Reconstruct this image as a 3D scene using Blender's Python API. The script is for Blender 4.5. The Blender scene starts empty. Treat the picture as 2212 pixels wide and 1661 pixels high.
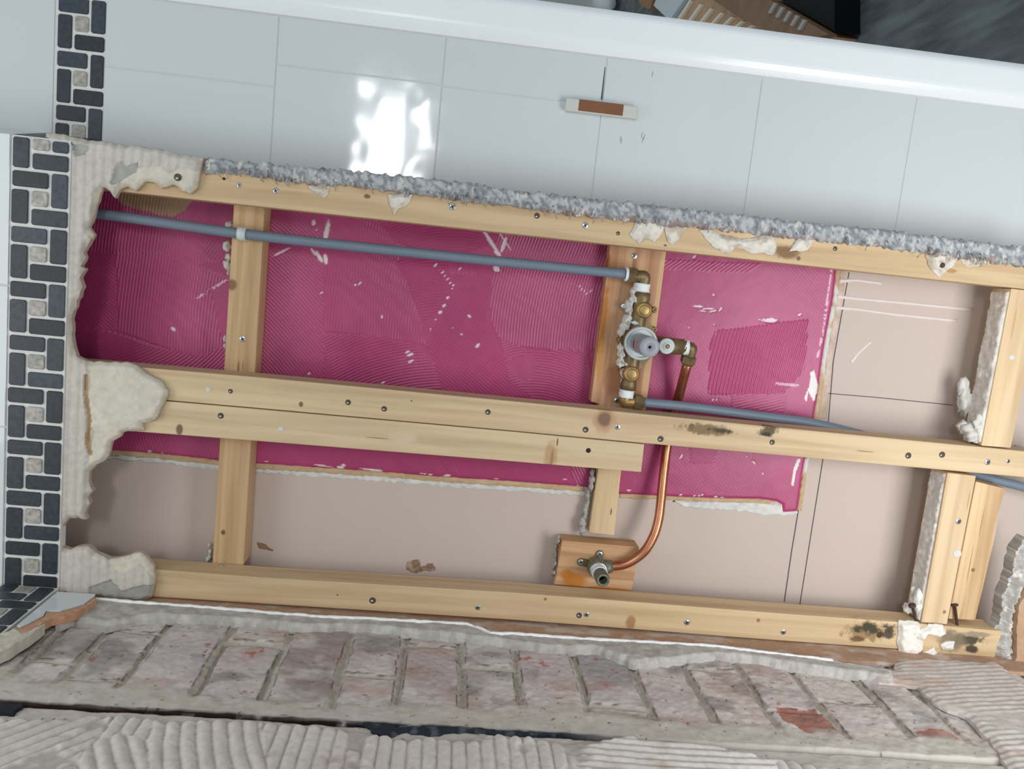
import bpy, bmesh, math, random
import numpy as np
from mathutils import Vector, Matrix
random.seed(7)
SC = bpy.context.scene
COL = SC.collection

# ------------------------------------------------------------------ camera
# Local wall frame: u runs down the real wall (picture right), v to the real
# right (picture top), w out of the wall towards the viewer.  The photo was
# taken with the phone turned on its side.
R = np.array([[0.9925064826653691, -0.10279080978738332, -0.0660676266447593],
              [0.09245093521966696, 0.9852447296733353, -0.14403349342401395],
              [0.07989810037933488, 0.13684616207322184, 0.9873648877095049]])
F, CX, CY, D, Z0 = 1753.927, 1106.0, 830.5, 1.2, 1.25

def W3(u, v, w):
    return Vector((v, -w, Z0 - u))

cam_d = bpy.data.cameras.new('camera')
cam_d.sensor_fit = 'HORIZONTAL'
cam_d.sensor_width = 36.0
cam_d.lens = F / 2212.0 * 36.0
cam_d.clip_start = 0.02
cam = bpy.data.objects.new('camera', cam_d)
COL.objects.link(cam)
right = Vector((-R[0, 1], R[0, 2], -R[0, 0]))
upv = Vector((R[1, 1], -R[1, 2], R[1, 0]))
back = Vector((R[2, 1], -R[2, 2], R[2, 0]))
cam.matrix_world = Matrix(((right.x, upv.x, back.x, 0), (right.y, upv.y, back.y, -D),
                           (right.z, upv.z, back.z, Z0), (0, 0, 0, 1)))
SC.camera = cam

# ------------------------------------------------------------------ light
wld = bpy.data.worlds.new('world')
SC.world = wld
wld.use_nodes = True
wb = wld.node_tree.nodes['Background']
wb.inputs['Color'].default_value = (0.80, 0.92, 1.0, 1)
wb.inputs['Strength'].default_value = 0.33

def area(name, loc, target, sx, sy, power, color):
    l = bpy.data.lights.new(name, 'AREA')
    l.shape = 'RECTANGLE'; l.size = sx; l.size_y = sy; l.energy = power; l.color = color
    o = bpy.data.objects.new(name, l); COL.objects.link(o)
    o.location = loc
    o.rotation_euler = (Vector(target) - Vector(loc)).to_track_quat('-Z', 'Y').to_euler()
    return o
# soft daylight key, added low between viewer and wall; its source is unseen
area('low_key_light', (-0.21, -0.92, Z0 - 0.97), (-0.21, 0.0, Z0 - 0.87), 0.75, 0.5, 6.4, (0.97, 0.98, 1.0))
# unseen soft fill added overhead to brighten the upper front cladding
area('overhead_fill', (-0.15, -0.62, Z0 + 1.05), (-0.15, 0.0, Z0 + 0.1), 0.7, 0.5, 1.7, (1.0, 0.99, 0.96))
# small high window panes behind the viewer
for k, (wu, wv, su, sv) in enumerate(((-0.385, 0.545, 0.15, 0.44), (-0.215, 0.60, 0.055, 0.20), (-0.235, 0.395, 0.06, 0.14))):
    area('window_pane_light', (wv, -2.50, Z0 - wu), (wv, 0.0, Z0 - wu), sv, su, 22 * su * sv * 3.14, (0.96, 0.98, 1.0))

vs = SC.view_settings
vs.view_transform = 'Standard'; vs.look = 'None'; vs.gamma = 1.0
vs.use_curve_mapping = False
vs.exposure = 0.6

# ------------------------------------------------------------------ projection of measured points on to real planes
def ray(px, py):
    l = R.T @ np.array([(px - CX) / F, (py - CY) / F, 1.0])
    return np.array([l[0], -l[1], -l[2]])

def onW(px, py, w=0.0):
    d = ray(px, py); t = (w - D) / d[2]
    p = np.array([0, 0, D]) + t * d
    return float(p[0]), float(p[1])

def onV(px, py, v):
    d = ray(px, py); t = v / d[1]
    p = np.array([0, 0, D]) + t * d
    return float(p[0]), float(p[2])

def onU(px, py, u):
    d = ray(px, py); t = u / d[0]
    p = np.array([0, 0, D]) + t * d
    return float(p[1]), float(p[2])

def PW(pts, w):
    return [onW(x, y, w) for x, y in pts]

# ------------------------------------------------------------------ numpy noise
def _h(ix, iy, s):
    n = (ix.astype(np.int64) * 374761393 + iy.astype(np.int64) * 668265263 + s * 69069 + 12345) & 0xffffffff
    n = ((n ^ (n >> 13)) * 1274126177) & 0xffffffff
    n = n ^ (n >> 16)
    return (n & 0xffff) / 65535.0

def vn(x, y, s=0):
    x = np.asarray(x, float); y = np.asarray(y, float)
    ix = np.floor(x); iy = np.floor(y)
    fx = x - ix; fy = y - iy
    fx = fx * fx * (3 - 2 * fx); fy = fy * fy * (3 - 2 * fy)
    a = _h(ix, iy, s); b = _h(ix + 1, iy, s); c = _h(ix, iy + 1, s); d = _h(ix + 1, iy + 1, s)
    return (a + (b - a) * fx) * (1 - fy) + (c + (d - c) * fx) * fy

def fbm(x, y, s=0, o=4):
    t = 0; a = 0.5; n = 0
    for i in range(o):
        t = t + a * vn(x * 2 ** i, y * 2 ** i, s + i * 17); n += a; a *= 0.55
    return t / n

def sst(e0, e1, x):
    t = np.clip((x - e0) / (e1 - e0 + 1e-12), 0, 1)
    return t * t * (3 - 2 * t)

def lin(r, g, b):
    f = lambda c: c / 255 / 12.92 if c / 255 <= 0.04045 else ((c / 255 + 0.055) / 1.055) ** 2.4
    return np.array([f(r), f(g), f(b)])

def mix(a, b, t):
    t = np.asarray(t)[..., None]
    return a * (1 - t) + b * t

# ------------------------------------------------------------------ materials
MATS = {}
def nt(name):
    m = bpy.data.materials.new(name); m.use_nodes = True
    n = m.node_tree; b = n.nodes['Principled BSDF']
    return m, n, b

def noise_bump(n, b, scale, strength, dist=0.001, detail=4):
    tc = n.nodes.new('ShaderNodeTexCoord')
    t = n.nodes.new('ShaderNodeTexNoise'); t.inputs['Scale'].default_value = scale; t.inputs['Detail'].default_value = detail
    n.links.new(tc.outputs['Object'], t.inputs['Vector'])
    bp = n.nodes.new('ShaderNodeBump'); bp.inputs['Strength'].default_value = strength; bp.inputs['Distance'].default_value = dist
    n.links.new(t.outputs['Fac'], bp.inputs['Height']); n.links.new(bp.outputs['Normal'], b.inputs['Normal'])
    return t

def mat(name, rgb, rough=0.6, metal=0.0, var=0.0, scale=40, bump=0.0, bscale=200, spec=0.5, trans=0.0, rgb2=None, coat=0.0):
    if name in MATS: return MATS[name]
    m, n, b = nt(name)
    c = lin(*rgb)
    b.inputs['Roughness'].default_value = rough; b.inputs['Metallic'].default_value = metal
    b.inputs['Specular IOR Level'].default_value = spec
    if trans: b.inputs['Transmission Weight'].default_value = trans
    if coat: b.inputs['Coat Weight'].default_value = coat
    tc = n.nodes.new('ShaderNodeTexCoord')
    t = n.nodes.new('ShaderNodeTexNoise'); t.inputs['Scale'].default_value = scale; t.inputs['Detail'].default_value = 5
    n.links.new(tc.outputs['Object'], t.inputs['Vector'])
    r = n.nodes.new('ShaderNodeValToRGB')
    c2 = lin(*rgb2) if rgb2 else c * (1 + var)
    c1 = c * (1 - var)
    r.color_ramp.elements[0].position = 0.3; r.color_ramp.elements[0].color = (*c1, 1)
    r.color_ramp.elements[1].position = 0.7; r.color_ramp.elements[1].color = (*np.clip(c2, 0, 1), 1)
    n.links.new(t.outputs['Fac'], r.inputs['Fac']); n.links.new(r.outputs['Color'], b.inputs['Base Color'])
    if bump: noise_bump(n, b, bscale, bump)
    MATS[name] = m
    return m

def mat_attr(name, rough=0.8, bump=0.3, bscale=350, var=0.12, vscale=120, spec=0.3):
    """colour of each region (paint, paper, plaster, brick) comes with the mesh, broken up by noise"""
    if name in MATS: return MATS[name]
    m, n, b = nt(name)
    at = n.nodes.new('ShaderNodeAttribute'); at.attribute_name = 'Col'
    tc = n.nodes.new('ShaderNodeTexCoord')
    t = n.nodes.new('ShaderNodeTexNoise'); t.inputs['Scale'].default_value = vscale; t.inputs['Detail'].default_value = 6
    n.links.new(tc.outputs['Object'], t.inputs['Vector'])
    mr = n.nodes.new('ShaderNodeMapRange')
    mr.inputs[1].default_value = 0.25; mr.inputs[2].default_value = 0.75
    mr.inputs[3].default_value = 1 - var; mr.inputs[4].default_value = 1 + var
    n.links.new(t.outputs['Fac'], mr.inputs[0])
    mx = n.nodes.new('ShaderNodeVectorMath'); mx.operation = 'SCALE'
    n.links.new(at.outputs['Color'], mx.inputs[0]); n.links.new(mr.outputs[0], mx.inputs['Scale'])
    n.links.new(mx.outputs[0], b.inputs['Base Color'])
    b.inputs['Roughness'].default_value = rough; b.inputs['Specular IOR Level'].default_value = spec
    if bump: noise_bump(n, b, bscale, bump, 0.0008)
    MATS[name] = m
    return m

WOODN = [0]
def wood(L, axis, base=(210, 186, 148), dark=(192, 162, 120), knots=(), stains=(), fine=1.0):
    """pine: grain along `axis` ('u' = world Z, 'v' = world X); knots/stains given as ((u,v,w), ru, rv, rgb, noise)"""
    WOODN[0] += 1
    m, n, b = nt('pine_%d' % WOODN[0])
    tc = n.nodes.new('ShaderNodeTexCoord')
    mp = n.nodes.new('ShaderNodeMapping')
    mp.inputs['Scale'].default_value = (70, 70, 3.0) if axis == 'u' else (3.0, 70, 70)
    mp.inputs['Location'].default_value = (WOODN[0] * 1.7, WOODN[0] * 0.9, WOODN[0] * 2.3)
    n.links.new(tc.outputs['Object'], mp.inputs['Vector'])
    t = n.nodes.new('ShaderNodeTexNoise'); t.inputs['Scale'].default_value = 1.0; t.inputs['Detail'].default_value = 6
    t.inputs['Distortion'].default_value = 0.6
    n.links.new(mp.outputs[0], t.inputs['Vector'])
    r = n.nodes.new('ShaderNodeValToRGB')
    e = r.color_ramp.elements
    e[0].position = 0.32; e[0].color = (*lin(*dark), 1)
    e[1].position = 0.62; e[1].color = (*lin(*base), 1)
    n.links.new(t.outputs['Fac'], r.inputs['Fac'])
    # broad soft variation
    t2 = n.nodes.new('ShaderNodeTexNoise'); t2.inputs['Scale'].default_value = 0.25; t2.inputs['Detail'].default_value = 2
    n.links.new(mp.outputs[0], t2.inputs['Vector'])
    mr = n.nodes.new('ShaderNodeMapRange'); mr.inputs[1].default_value = .3; mr.inputs[2].default_value = .7
    mr.inputs[3].default_value = 0.9; mr.inputs[4].default_value = 1.08
    n.links.new(t2.outputs['Fac'], mr.inputs[0])
    sc = n.nodes.new('ShaderNodeVectorMath'); sc.operation = 'SCALE'
    n.links.new(r.outputs['Color'], sc.inputs[0]); n.links.new(mr.outputs[0], sc.inputs['Scale'])
    cur = sc.outputs[0]
    tn = n.nodes.new('ShaderNodeTexNoise'); tn.inputs['Scale'].default_value = 110; tn.inputs['Detail'].default_value = 4
    n.links.new(tc.outputs['Object'], tn.inputs['Vector'])
    for (p, ru, rv, rgb, nz) in list(knots) + list(stains):
        c = W3(*p) - L
        sb = n.nodes.new('ShaderNodeVectorMath'); sb.operation = 'SUBTRACT'
        n.links.new(tc.outputs['Object'], sb.inputs[0]); sb.inputs[1].default_value = c
        dv = n.nodes.new('ShaderNodeVectorMath'); dv.operation = 'DIVIDE'
        n.links.new(sb.outputs[0], dv.inputs[0]); dv.inputs[1].default_value = (rv, 0.03, ru)
        ln = n.nodes.new('ShaderNodeVectorMath'); ln.operation = 'LENGTH'
        n.links.new(dv.outputs[0], ln.inputs[0])
        ad = n.nodes.new('ShaderNodeMath'); ad.operation = 'MULTIPLY_ADD'
        n.links.new(tn.outputs['Fac'], ad.inputs[0]); ad.inputs[1].default_value = nz
        n.links.new(ln.outputs['Value'], ad.inputs[2])
        m2 = n.nodes.new('ShaderNodeMapRange'); m2.interpolation_type = 'SMOOTHSTEP'
        m2.inputs[1].default_value = 0.55 + nz * 0.5; m2.inputs[2].default_value = 1.05 + nz * 0.5
        m2.inputs[3].default_value = 0.9; m2.inputs[4].default_value = 0.0
        n.links.new(ad.outputs[0], m2.inputs[0])
        mx = n.nodes.new('ShaderNodeMix'); mx.data_type = 'RGBA'
        n.links.new(m2.outputs[0], mx.inputs[0])
        n.links.new(cur, mx.inputs[6]); mx.inputs[7].default_value = (*lin(*rgb), 1)
        cur = mx.outputs[2]
    n.links.new(cur, b.inputs['Base Color'])
    b.inputs['Roughness'].default_value = 0.62; b.inputs['Specular IOR Level'].default_value = 0.3
    bp = n.nodes.new('ShaderNodeBump'); bp.inputs['Strength'].default_value = 0.25; bp.inputs['Distance'].default_value = 0.0006
    n.links.new(t.outputs['Fac'], bp.inputs['Height']); n.links.new(bp.outputs['Normal'], b.inputs['Normal'])
    return m

M_BRASS = mat('old_brass', (122, 104, 72), 0.48, 0.5, 0.25, 90, 0.15)
M_BRASSB = mat('worn_brass', (160, 132, 84), 0.42, 0.65, 0.25, 90, 0.2)
M_PTFE = mat('ptfe_tape', (228, 232, 232), 0.55, 0, 0.03, 60, 0.5, 500)
M_GREY = mat('grey_plastic', (150, 150, 158), 0.42, 0, 0.03)
M_GEAR = mat('white_nylon', (205, 212, 210), 0.4, 0, 0.02)
M_COPPER = mat('copper', (206, 146, 112), 0.33, 1.0, 0.1, 45, 0.08, 90, rgb2=(176, 112, 82))
M_PIPE = mat('grey_pipe_plastic', (112, 126, 140), 0.5, 0, 0.04, 30)
M_STEEL = mat('zinc_screw', (190, 196, 198), 0.3, 0.85, 0.15, 300)
M_DARKHOLE = mat('recess_black', (38, 32, 28), 0.8)
M_RUST = mat('rust', (92, 66, 58), 0.8, 0.2, 0.3, 300, 0.4, 800)
M_PLASTER = mat('plaster_white', (214, 210, 202), 0.9, 0, 0.06, 120, 0.5, 300)
M_PLGREY = mat('plaster_grey', (176, 172, 164), 0.9, 0, 0.12, 150, 0.7, 260)
M_TILE = mat('white_glazed_tile', (211, 216, 216), 0.07, 0, 0.008, 6, 0, spec=0.5)
M_GROUT = mat('pale_grout', (222, 221, 216), 0.9, 0, 0.05, 200, 0.3)
M_TRIM = mat('white_trim_paint', (240, 244, 245), 0.22, 0, 0.01, 10)
M_VERD = mat('verdigris_brass', (104, 122, 110), 0.5, 0.6, 0.3, 250, 0.4, 500, rgb2=(150, 146, 124))
M_BLACK = mat('black_plastic', (8, 8, 9), 0.7, spec=.15)
M_CLEAR = mat('clear_plastic', (228, 230, 226), 0.12, 0, 0.0, trans=0.55)
M_BRAC = mat('brown_plastic', (126, 80, 44), 0.45, 0, 0.06)
A_GEN = mat_attr('plaster_regions')
A_PINK = mat_attr('bonding_coat', 0.38, 0.12, 500, 0.06, 60, 0.45)
A_BRICK = mat_attr('brick_and_mortar', 0.95, 0.35, 220, 0.07, 110, 0.15)
A_STONE = mat_attr('mosaic_stone', 0.42, 0.2, 300, 0.42, 160, 0.5)

# ------------------------------------------------------------------ object helpers
def tag(o, label=None, cat=None, group=None, kind=None):
    if label: o['label'] = label
    if cat: o['category'] = cat
    if group: o['group'] = group
    if kind: o['kind'] = kind
    return o

def empty(name, p):
    o = bpy.data.objects.new(name, None); COL.objects.link(o)
    o.empty_display_size = 0.02
    o.location = p
    return o

def link_mesh(name, me, L, parent):
    o = bpy.data.objects.new(name, me); COL.objects.link(o)
    pl = Vector((0, 0, 0)); q = parent
    while q is not None:
        pl = pl + q.location; q = q.parent
    o.location = L - pl
    if parent is not None: o.parent = parent
    return o

class MB:
    """collects shapes in wall coordinates (u, v, w) and links them as one mesh"""
    def __init__(s):
        s.v = []; s.f = []; s.mi = []; s.sm = []
    def add(s, verts, faces, mi=0, sm=False):
        k = len(s.v); s.v += [tuple(map(float, p)) for p in verts]
        for f in faces:
            s.f.append([i + k for i in f]); s.mi.append(mi); s.sm.append(sm)
        return s
    def prism(s, poly, w0, w1, mi=0, inset=0.0):
        """polygon [(u,v)] from w0 (back) to w1 (front), optional front chamfer"""
        a = sum(poly[i][0] * poly[(i + 1) % len(poly)][1] - poly[(i + 1) % len(poly)][0] * poly[i][1] for i in range(len(poly)))
        if a < 0: poly = poly[::-1]
        n = len(poly)
        if inset:
            cx = sum(p[0] for p in poly) / n; cy = sum(p[1] for p in poly) / n
            ins = []
            for i in range(n):
                p0 = Vector(poly[i - 1]); p = Vector(poly[i]); p1 = Vector(poly[(i + 1) % n])
                d0 = (p - p0).normalized(); d1 = (p1 - p).normalized()
                n0 = Vector((-d0.y, d0.x)); n1 = Vector((-d1.y, d1.x))
                nn = (n0 + n1); k = max(0.3, nn.dot(n0))
                ins.append(p + nn * (inset / k))
            vs_ = [(p[0], p[1], w0) for p in poly] + [(p[0], p[1], w1 - inset) for p in poly] + [(p[0], p[1], w1) for p in ins]
            fs = [[i for i in range(n)][::-1]]
            for r_ in (0, 1):
                for i in range(n):
                    j = (i + 1) % n
                    fs.append([r_ * n + i, r_ * n + j, (r_ + 1) * n + j, (r_ + 1) * n + i])
            fs.append([2 * n + i for i in range(n)])
        else:
            vs_ = [(p[0], p[1], w0) for p in poly] + [(p[0], p[1], w1) for p in poly]
            fs = [[i for i in range(n)][::-1], [n + i for i in range(n)]]
            for i in range(n):
                j = (i + 1) % n
                fs.append([i, j, n + j, n + i])
        return s.add(vs_, fs, mi)
    def box(s, u0, u1, v0, v1, w0, w1, mi=0, inset=0.0):
        return s.prism([(u0, v0), (u1, v0), (u1, v1), (u0, v1)], w0, w1, mi, inset)
    def tube(s, pts, r, n=20, mi=0, caps=True):
        P = [Vector(p) for p in pts]
        rs = r if isinstance(r, (list, tuple)) else [r] * len(P)
        T = []
        for i in range(len(P)):
            a = P[max(0, i - 1)]; b = P[min(len(P) - 1, i + 1)]
            T.append((b - a).normalized() if (b - a).length > 1e-9 else (T[-1] if T else Vector((0, 0, 1))))
        ref = Vector((0, 0, 1)) if abs(T[0].z) < 0.9 else Vector((1, 0, 0))
        x = (ref - T[0] * ref.dot(T[0])).normalized()
        vs_ = []; fs = []
        for i in range(len(P)):
            x = (x - T[i] * x.dot(T[i])).normalized(); y = T[i].cross(x)
            for k in range(n):
                an = 2 * math.pi * k / n
                vs_.append(P[i] + (x * math.cos(an) + y * math.sin(an)) * rs[i])
        for i in range(len(P) - 1):
            for k in range(n):
                k2 = (k + 1) % n
                fs.append([i * n + k, i * n + k2, (i + 1) * n + k2, (i + 1) * n + k])
        s.add(vs_, fs, mi, True)
        if caps:
            b0 = len(s.v) - len(P) * n
            s.f.append([b0 + k for k in range(n)][::-1]); s.mi.append(mi); s.sm.append(False)
            b1 = b0 + (len(P) - 1) * n
            s.f.append([b1 + k for k in range(n)]); s.mi.append(mi); s.sm.append(False)
        return s
    def lathe(s, p, axis, prof, n=28, mi=0, sm=True, mod=None):
        """profile [(r, h)] turned about `axis` through p (closed at r=0 ends)"""
        a = Vector(axis).normalized(); p = Vector(p)
        ref = Vector((0, 0, 1)) if abs(a.z) < 0.9 else Vector((1, 0, 0))
        x = (ref - a * ref.dot(a)).normalized(); y = a.cross(x)
        vs_ = []; fs = []
        for i, (r, h) in enumerate(prof):
            for k in range(n):
                an = 2 * math.pi * k / n
                rr = r * (mod(k, i) if mod else 1)
                vs_.append(p + a * h + (x * math.cos(an) + y * math.sin(an)) * rr)
        m = len(prof)
        for i in range(m - 1):
            for k in range(n):
                k2 = (k + 1) % n
                fs.append([i * n + k, i * n + k2, (i + 1) * n + k2, (i + 1) * n + k])
        fs.append([k for k in range(n)][::-1]); fs.append([(m - 1) * n + k for k in range(n)])
        return s.add(vs_, fs, mi, sm)
    def blob(s, p, rad, seed=0, rough=0.25, n=12, mi=0):
        rng = random.Random(seed); P = Vector(p); vs_ = []; fs = []
        m = n // 2
        ph = [rng.random() * 6.28 for _ in range(6)]
        for i in range(m + 1):
            th = math.pi * i / m
            for k in range(n):
                an = 2 * math.pi * k / n
                d = Vector((math.sin(th) * math.cos(an), math.sin(th) * math.sin(an), math.cos(th)))
                q = 1 + rough * (math.sin(3 * d.x * 2 + ph[0]) * math.sin(4 * d.y + ph[1]) + 0.6 * math.sin(7 * d.z + ph[2]) * math.sin(6 * d.x + ph[3])) + rng.uniform(-.3, .3) * rough * math.sin(th)
                vs_.append(P + Vector((d.x * rad[0], d.y * rad[1], d.z * rad[2])) * q)
        for i in range(m):
            for k in range(n):
                k2 = (k + 1) % n
                fs.append([i * n + k, (i + 1) * n + k, (i + 1) * n + k2, i * n + k2])
        return s.add(vs_, fs, mi, True)
    def origin(s):
        a = np.array(s.v); lo = a.min(0); hi = a.max(0)
        return W3(hi[0], (lo[1] + hi[1]) / 2, (lo[2] + hi[2]) / 2)
    def build(s, name, mats, parent=None, bevel=0.0, smooth=None, L=None, col=None):
        if L is None: L = s.origin() if parent is None else parent_loc(parent)
        me = bpy.data.meshes.new(name)
        me.from_pydata([tuple(W3(*p) - L) for p in s.v], [], s.f)
        me.validate(clean_customdata=False)
        if not isinstance(mats, (list, tuple)): mats = [mats]
        for m in mats: me.materials.append(m)
        for i, p in enumerate(me.polygons):
            if i < len(s.mi): p.material_index = s.mi[i]; p.use_smooth = s.sm[i] if smooth is None else smooth
        bm = bmesh.new(); bm.from_mesh(me)
        bmesh.ops.recalc_face_normals(bm, faces=bm.faces)
        bm.to_mesh(me); bm.free()
        if col is not None:
            ca = me.color_attributes.new('Col', 'FLOAT_COLOR', 'POINT')
            c4 = np.ones((len(me.vertices), 4)); c4[:, :3] = col
            ca.data.foreach_set('color', c4.ravel())
        o = link_mesh(name, me, L, parent)
        if bevel:
            md = o.modifiers.new('bevel', 'BEVEL'); md.width = bevel; md.segments = 2; md.limit_method = 'ANGLE'
            md.angle_limit = math.radians(40)
        return o

def parent_loc(p):
    q = p; l = Vector((0, 0, 0))
    while q is not None: l = l + q.location; q = q.parent
    return l

# ------------------------------------------------------------------ relief surfaces: a measured outline with real height on a wall
def jag(poly, amp, step, seed=1):
    rng = random.Random(seed); out = []
    n = len(poly)
    for i in range(n):
        a = Vector(poly[i]); b = Vector(poly[(i + 1) % n]); L = (b - a).length
        k = max(1, int(L / step))
        nrm = Vector((-(b - a).y, (b - a).x)).normalized() if L > 1e-9 else Vector((0, 0))
        for j in range(k):
            q = a.lerp(b, j / k)
            if j: q = q + nrm * rng.uniform(-amp, amp)
            out.append((q.x, q.y))
    return out

def relief(name, poly, res, base, hfn, cfn, m, parent, plane=('W', 0.0), smooth=True):
    """poly in plane coordinates (a,b); plane ('W',w): a=u,b=v, out=+w ; ('V',v): a=u,b=w, out=+v"""
    P = np.array(poly, float)
    a0, b0 = P.min(0) - res; a1, b1 = P.max(0) + res
    na = int((a1 - a0) / res) + 2; nb = int((b1 - b0) / res) + 2
    A, B = np.meshgrid(a0 + np.arange(na) * res, b0 + np.arange(nb) * res, indexing='ij')
    cA = (A[:-1, :-1] + res / 2); cB = (B[:-1, :-1] + res / 2)
    ins = np.zeros(cA.shape, bool)
    n = len(P)
    for i in range(n):
        x0, y0 = P[i]; x1, y1 = P[(i + 1) % n]
        if y0 == y1: continue
        c = ((y0 > cB) != (y1 > cB)) & (cA < (x1 - x0) * (cB - y0) / (y1 - y0) + x0)
        ins ^= c
    used = np.zeros(A.shape, bool)
    for da in (0, 1):
        for db in (0, 1):
            used[da:na - 1 + da, db:nb - 1 + db] |= ins
    idx = -np.ones(A.shape, int); idx[used] = np.arange(used.sum())
    a = A[used]; b = B[used]
    I = idx[:-1, :-1][ins]; J = idx[1:, :-1][ins]; K = idx[1:, 1:][ins]; Lq = idx[:-1, 1:][ins]
    faces = np.stack([I, J, K, Lq], 1)
    # boundary directed edges
    E = np.concatenate([faces[:, [0, 1]], faces[:, [1, 2]], faces[:, [2, 3]], faces[:, [3, 0]]])
    N = len(a)
    key = E[:, 0].astype(np.int64) * N + E[:, 1]; rkey = E[:, 1].astype(np.int64) * N + E[:, 0]
    bd = E[~np.isin(key, rkey)]
    bset = np.unique(bd)
    # distance to outline; snap the border on to it
    dist = np.full(N, 1e9); na_ = a.copy(); nb_ = b.copy()
    for i in range(n):
        x0, y0 = P[i]; x1, y1 = P[(i + 1) % n]
        dx, dy = x1 - x0, y1 - y0; l2 = dx * dx + dy * dy
        if l2 < 1e-14: continue
        t = np.clip(((a - x0) * dx + (b - y0) * dy) / l2, 0, 1)
        qx = x0 + t * dx; qy = y0 + t * dy
        dd = np.hypot(a - qx, b - qy)
        c = dd < dist
        dist[c] = dd[c]; na_[c] = qx[c]; nb_[c] = qy[c]
    sn = bset[dist[bset] < res * 1.5]
    a[sn] = na_[sn]; b[sn] = nb_[sn]; dist[bset] = 0
    h = hfn(a, b, dist) if callable(hfn) else np.full(N, float(hfn))
    C = cfn(a, b, dist, h)
    if C.ndim == 1: C = np.tile(C, (N, 1))
    # skirt
    mp = {int(v): N + i for i, v in enumerate(bset)}
    a2 = np.concatenate([a, a[bset]]); b2 = np.concatenate([b, b[bset]])
    h2 = np.concatenate([h, np.full(len(bset), float(base))]); C2 = np.concatenate([C, C[bset]])
    loc = np.full(N, -1); loc[bset] = np.arange(len(bset)) + N
    sk = np.stack([bd[:, 1], bd[:, 0], loc[bd[:, 0]], loc[bd[:, 1]]], 1)
    fa = np.concatenate([faces, sk])
    kind, off = plane
    if kind == 'W': U, V, Wd = a2, b2, off + h2
    else: U, V, Wd = a2, off + h2, b2; fa = fa[:, ::-1]
    if parent is None: L = W3(U.max(), (V.min() + V.max()) / 2, (Wd.min() + Wd.max()) / 2)
    else: L = parent_loc(parent)
    co = np.stack([V - L.x, -Wd - L.y, (Z0 - U) - L.z], 1)
    me = bpy.data.meshes.new(name)
    me.vertices.add(len(co)); me.vertices.foreach_set('co', co.astype(np.float32).ravel())
    me.loops.add(fa.size); me.loops.foreach_set('vertex_index', fa.astype(np.int32).ravel())
    me.polygons.add(len(fa)); me.polygons.foreach_set('loop_start', (np.arange(len(fa)) * 4).astype(np.int32))
    sm = np.ones(len(fa), bool) if smooth else np.zeros(len(fa), bool); sm[len(faces):] = False
    me.polygons.foreach_set('use_smooth', sm)
    me.update(calc_edges=True)
    ca = me.color_attributes.new('Col', 'FLOAT_COLOR', 'POINT')
    c4 = np.ones((len(co), 4)); c4[:, :3] = np.clip(C2, 0, 1)
    ca.data.foreach_set('color', c4.astype(np.float32).ravel())
    me.materials.append(m)
    return link_mesh(name, me, L, parent)

def inpoly(poly, a, b):
    r = np.zeros(a.shape, bool); n = len(poly)
    for i in range(n):
        x0, y0 = poly[i]; x1, y1 = poly[(i + 1) % n]
        if y0 == y1: continue
        r ^= ((y0 > b) != (y1 > b)) & (a < (x1 - x0) * (b - y0) / (y1 - y0) + x0)
    return r

def segdist(pts, a, b, closed=False):
    d = np.full(a.shape, 1e9); n = len(pts)
    for i in range(n if closed else n - 1):
        x0, y0 = pts[i]; x1, y1 = pts[(i + 1) % n]
        dx, dy = x1 - x0, y1 - y0; l2 = dx * dx + dy * dy + 1e-15
        t = np.clip(((a - x0) * dx + (b - y0) * dy) / l2, 0, 1)
        d = np.minimum(d, np.hypot(a - x0 - t * dx, b - y0 - t * dy))
    return d

# ------------------------------------------------------------------ depths of the layers (metres in front of the stud faces)
W_BOARD = -0.090      # original pink plasterboard
W_TILE = -0.078       # glazed tiles still on that wall
W_FRONT = 0.020       # mosaic on the boxed-out front
VL = -0.543           # brick wall of the left return
V_TOP = 0.336         # tile edge / white trim
V_COR = 0.115         # outer corner of the boxed-out part
U_TOP, U_BOT = -1.15, 1.25

# ================================================================== THE SETTING
fl = MB().add([(1.25, -0.9, 3.0), (1.25, 4.2, 3.0), (1.25, 4.2, -7.0), (1.25, -0.9, -7.0),
               (1.30, -0.9, 3.0), (1.30, 4.2, 3.0), (1.30, 4.2, -7.0), (1.30, -0.9, -7.0)],
              [[0, 1, 2, 3], [7, 6, 5, 4], [0, 4, 5, 1], [1, 5, 6, 2], [2, 6, 7, 3], [3, 7, 4, 0]])
m, n, b = nt('dark_slate_vinyl')
tc = n.nodes.new('ShaderNodeTexCoord'); mp = n.nodes.new('ShaderNodeMapping'); mp.inputs['Scale'].default_value = (14, 2.5, 1)
n.links.new(tc.outputs['Object'], mp.inputs[0])
t = n.nodes.new('ShaderNodeTexNoise'); t.inputs['Scale'].default_value = 1.6; t.inputs['Detail'].default_value = 7
n.links.new(mp.outputs[0], t.inputs['Vector'])
r = n.nodes.new('ShaderNodeValToRGB'); r.color_ramp.elements[0].position = .35; r.color_ramp.elements[1].position = .75
r.color_ramp.elements[0].color = (*lin(62, 66, 68), 1); r.color_ramp.elements[1].color = (*lin(116, 122, 122), 1)
n.links.new(t.outputs['Fac'], r.inputs[0]); n.links.new(r.outputs[0], b.inputs['Base Color'])
b.inputs['Roughness'].default_value = .55
tag(fl.build('floor', m), 'dark grey floor of the room beyond', 'floor', kind='structure')
tag(MB().box(-1.2, 1.25, -0.9, 4.2, -7.1, -7.0).build('wall_far', mat('pale_wall', (196, 196, 192), .8)),
    'pale wall at the far end of the next room', 'wall', kind='structure')

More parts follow.
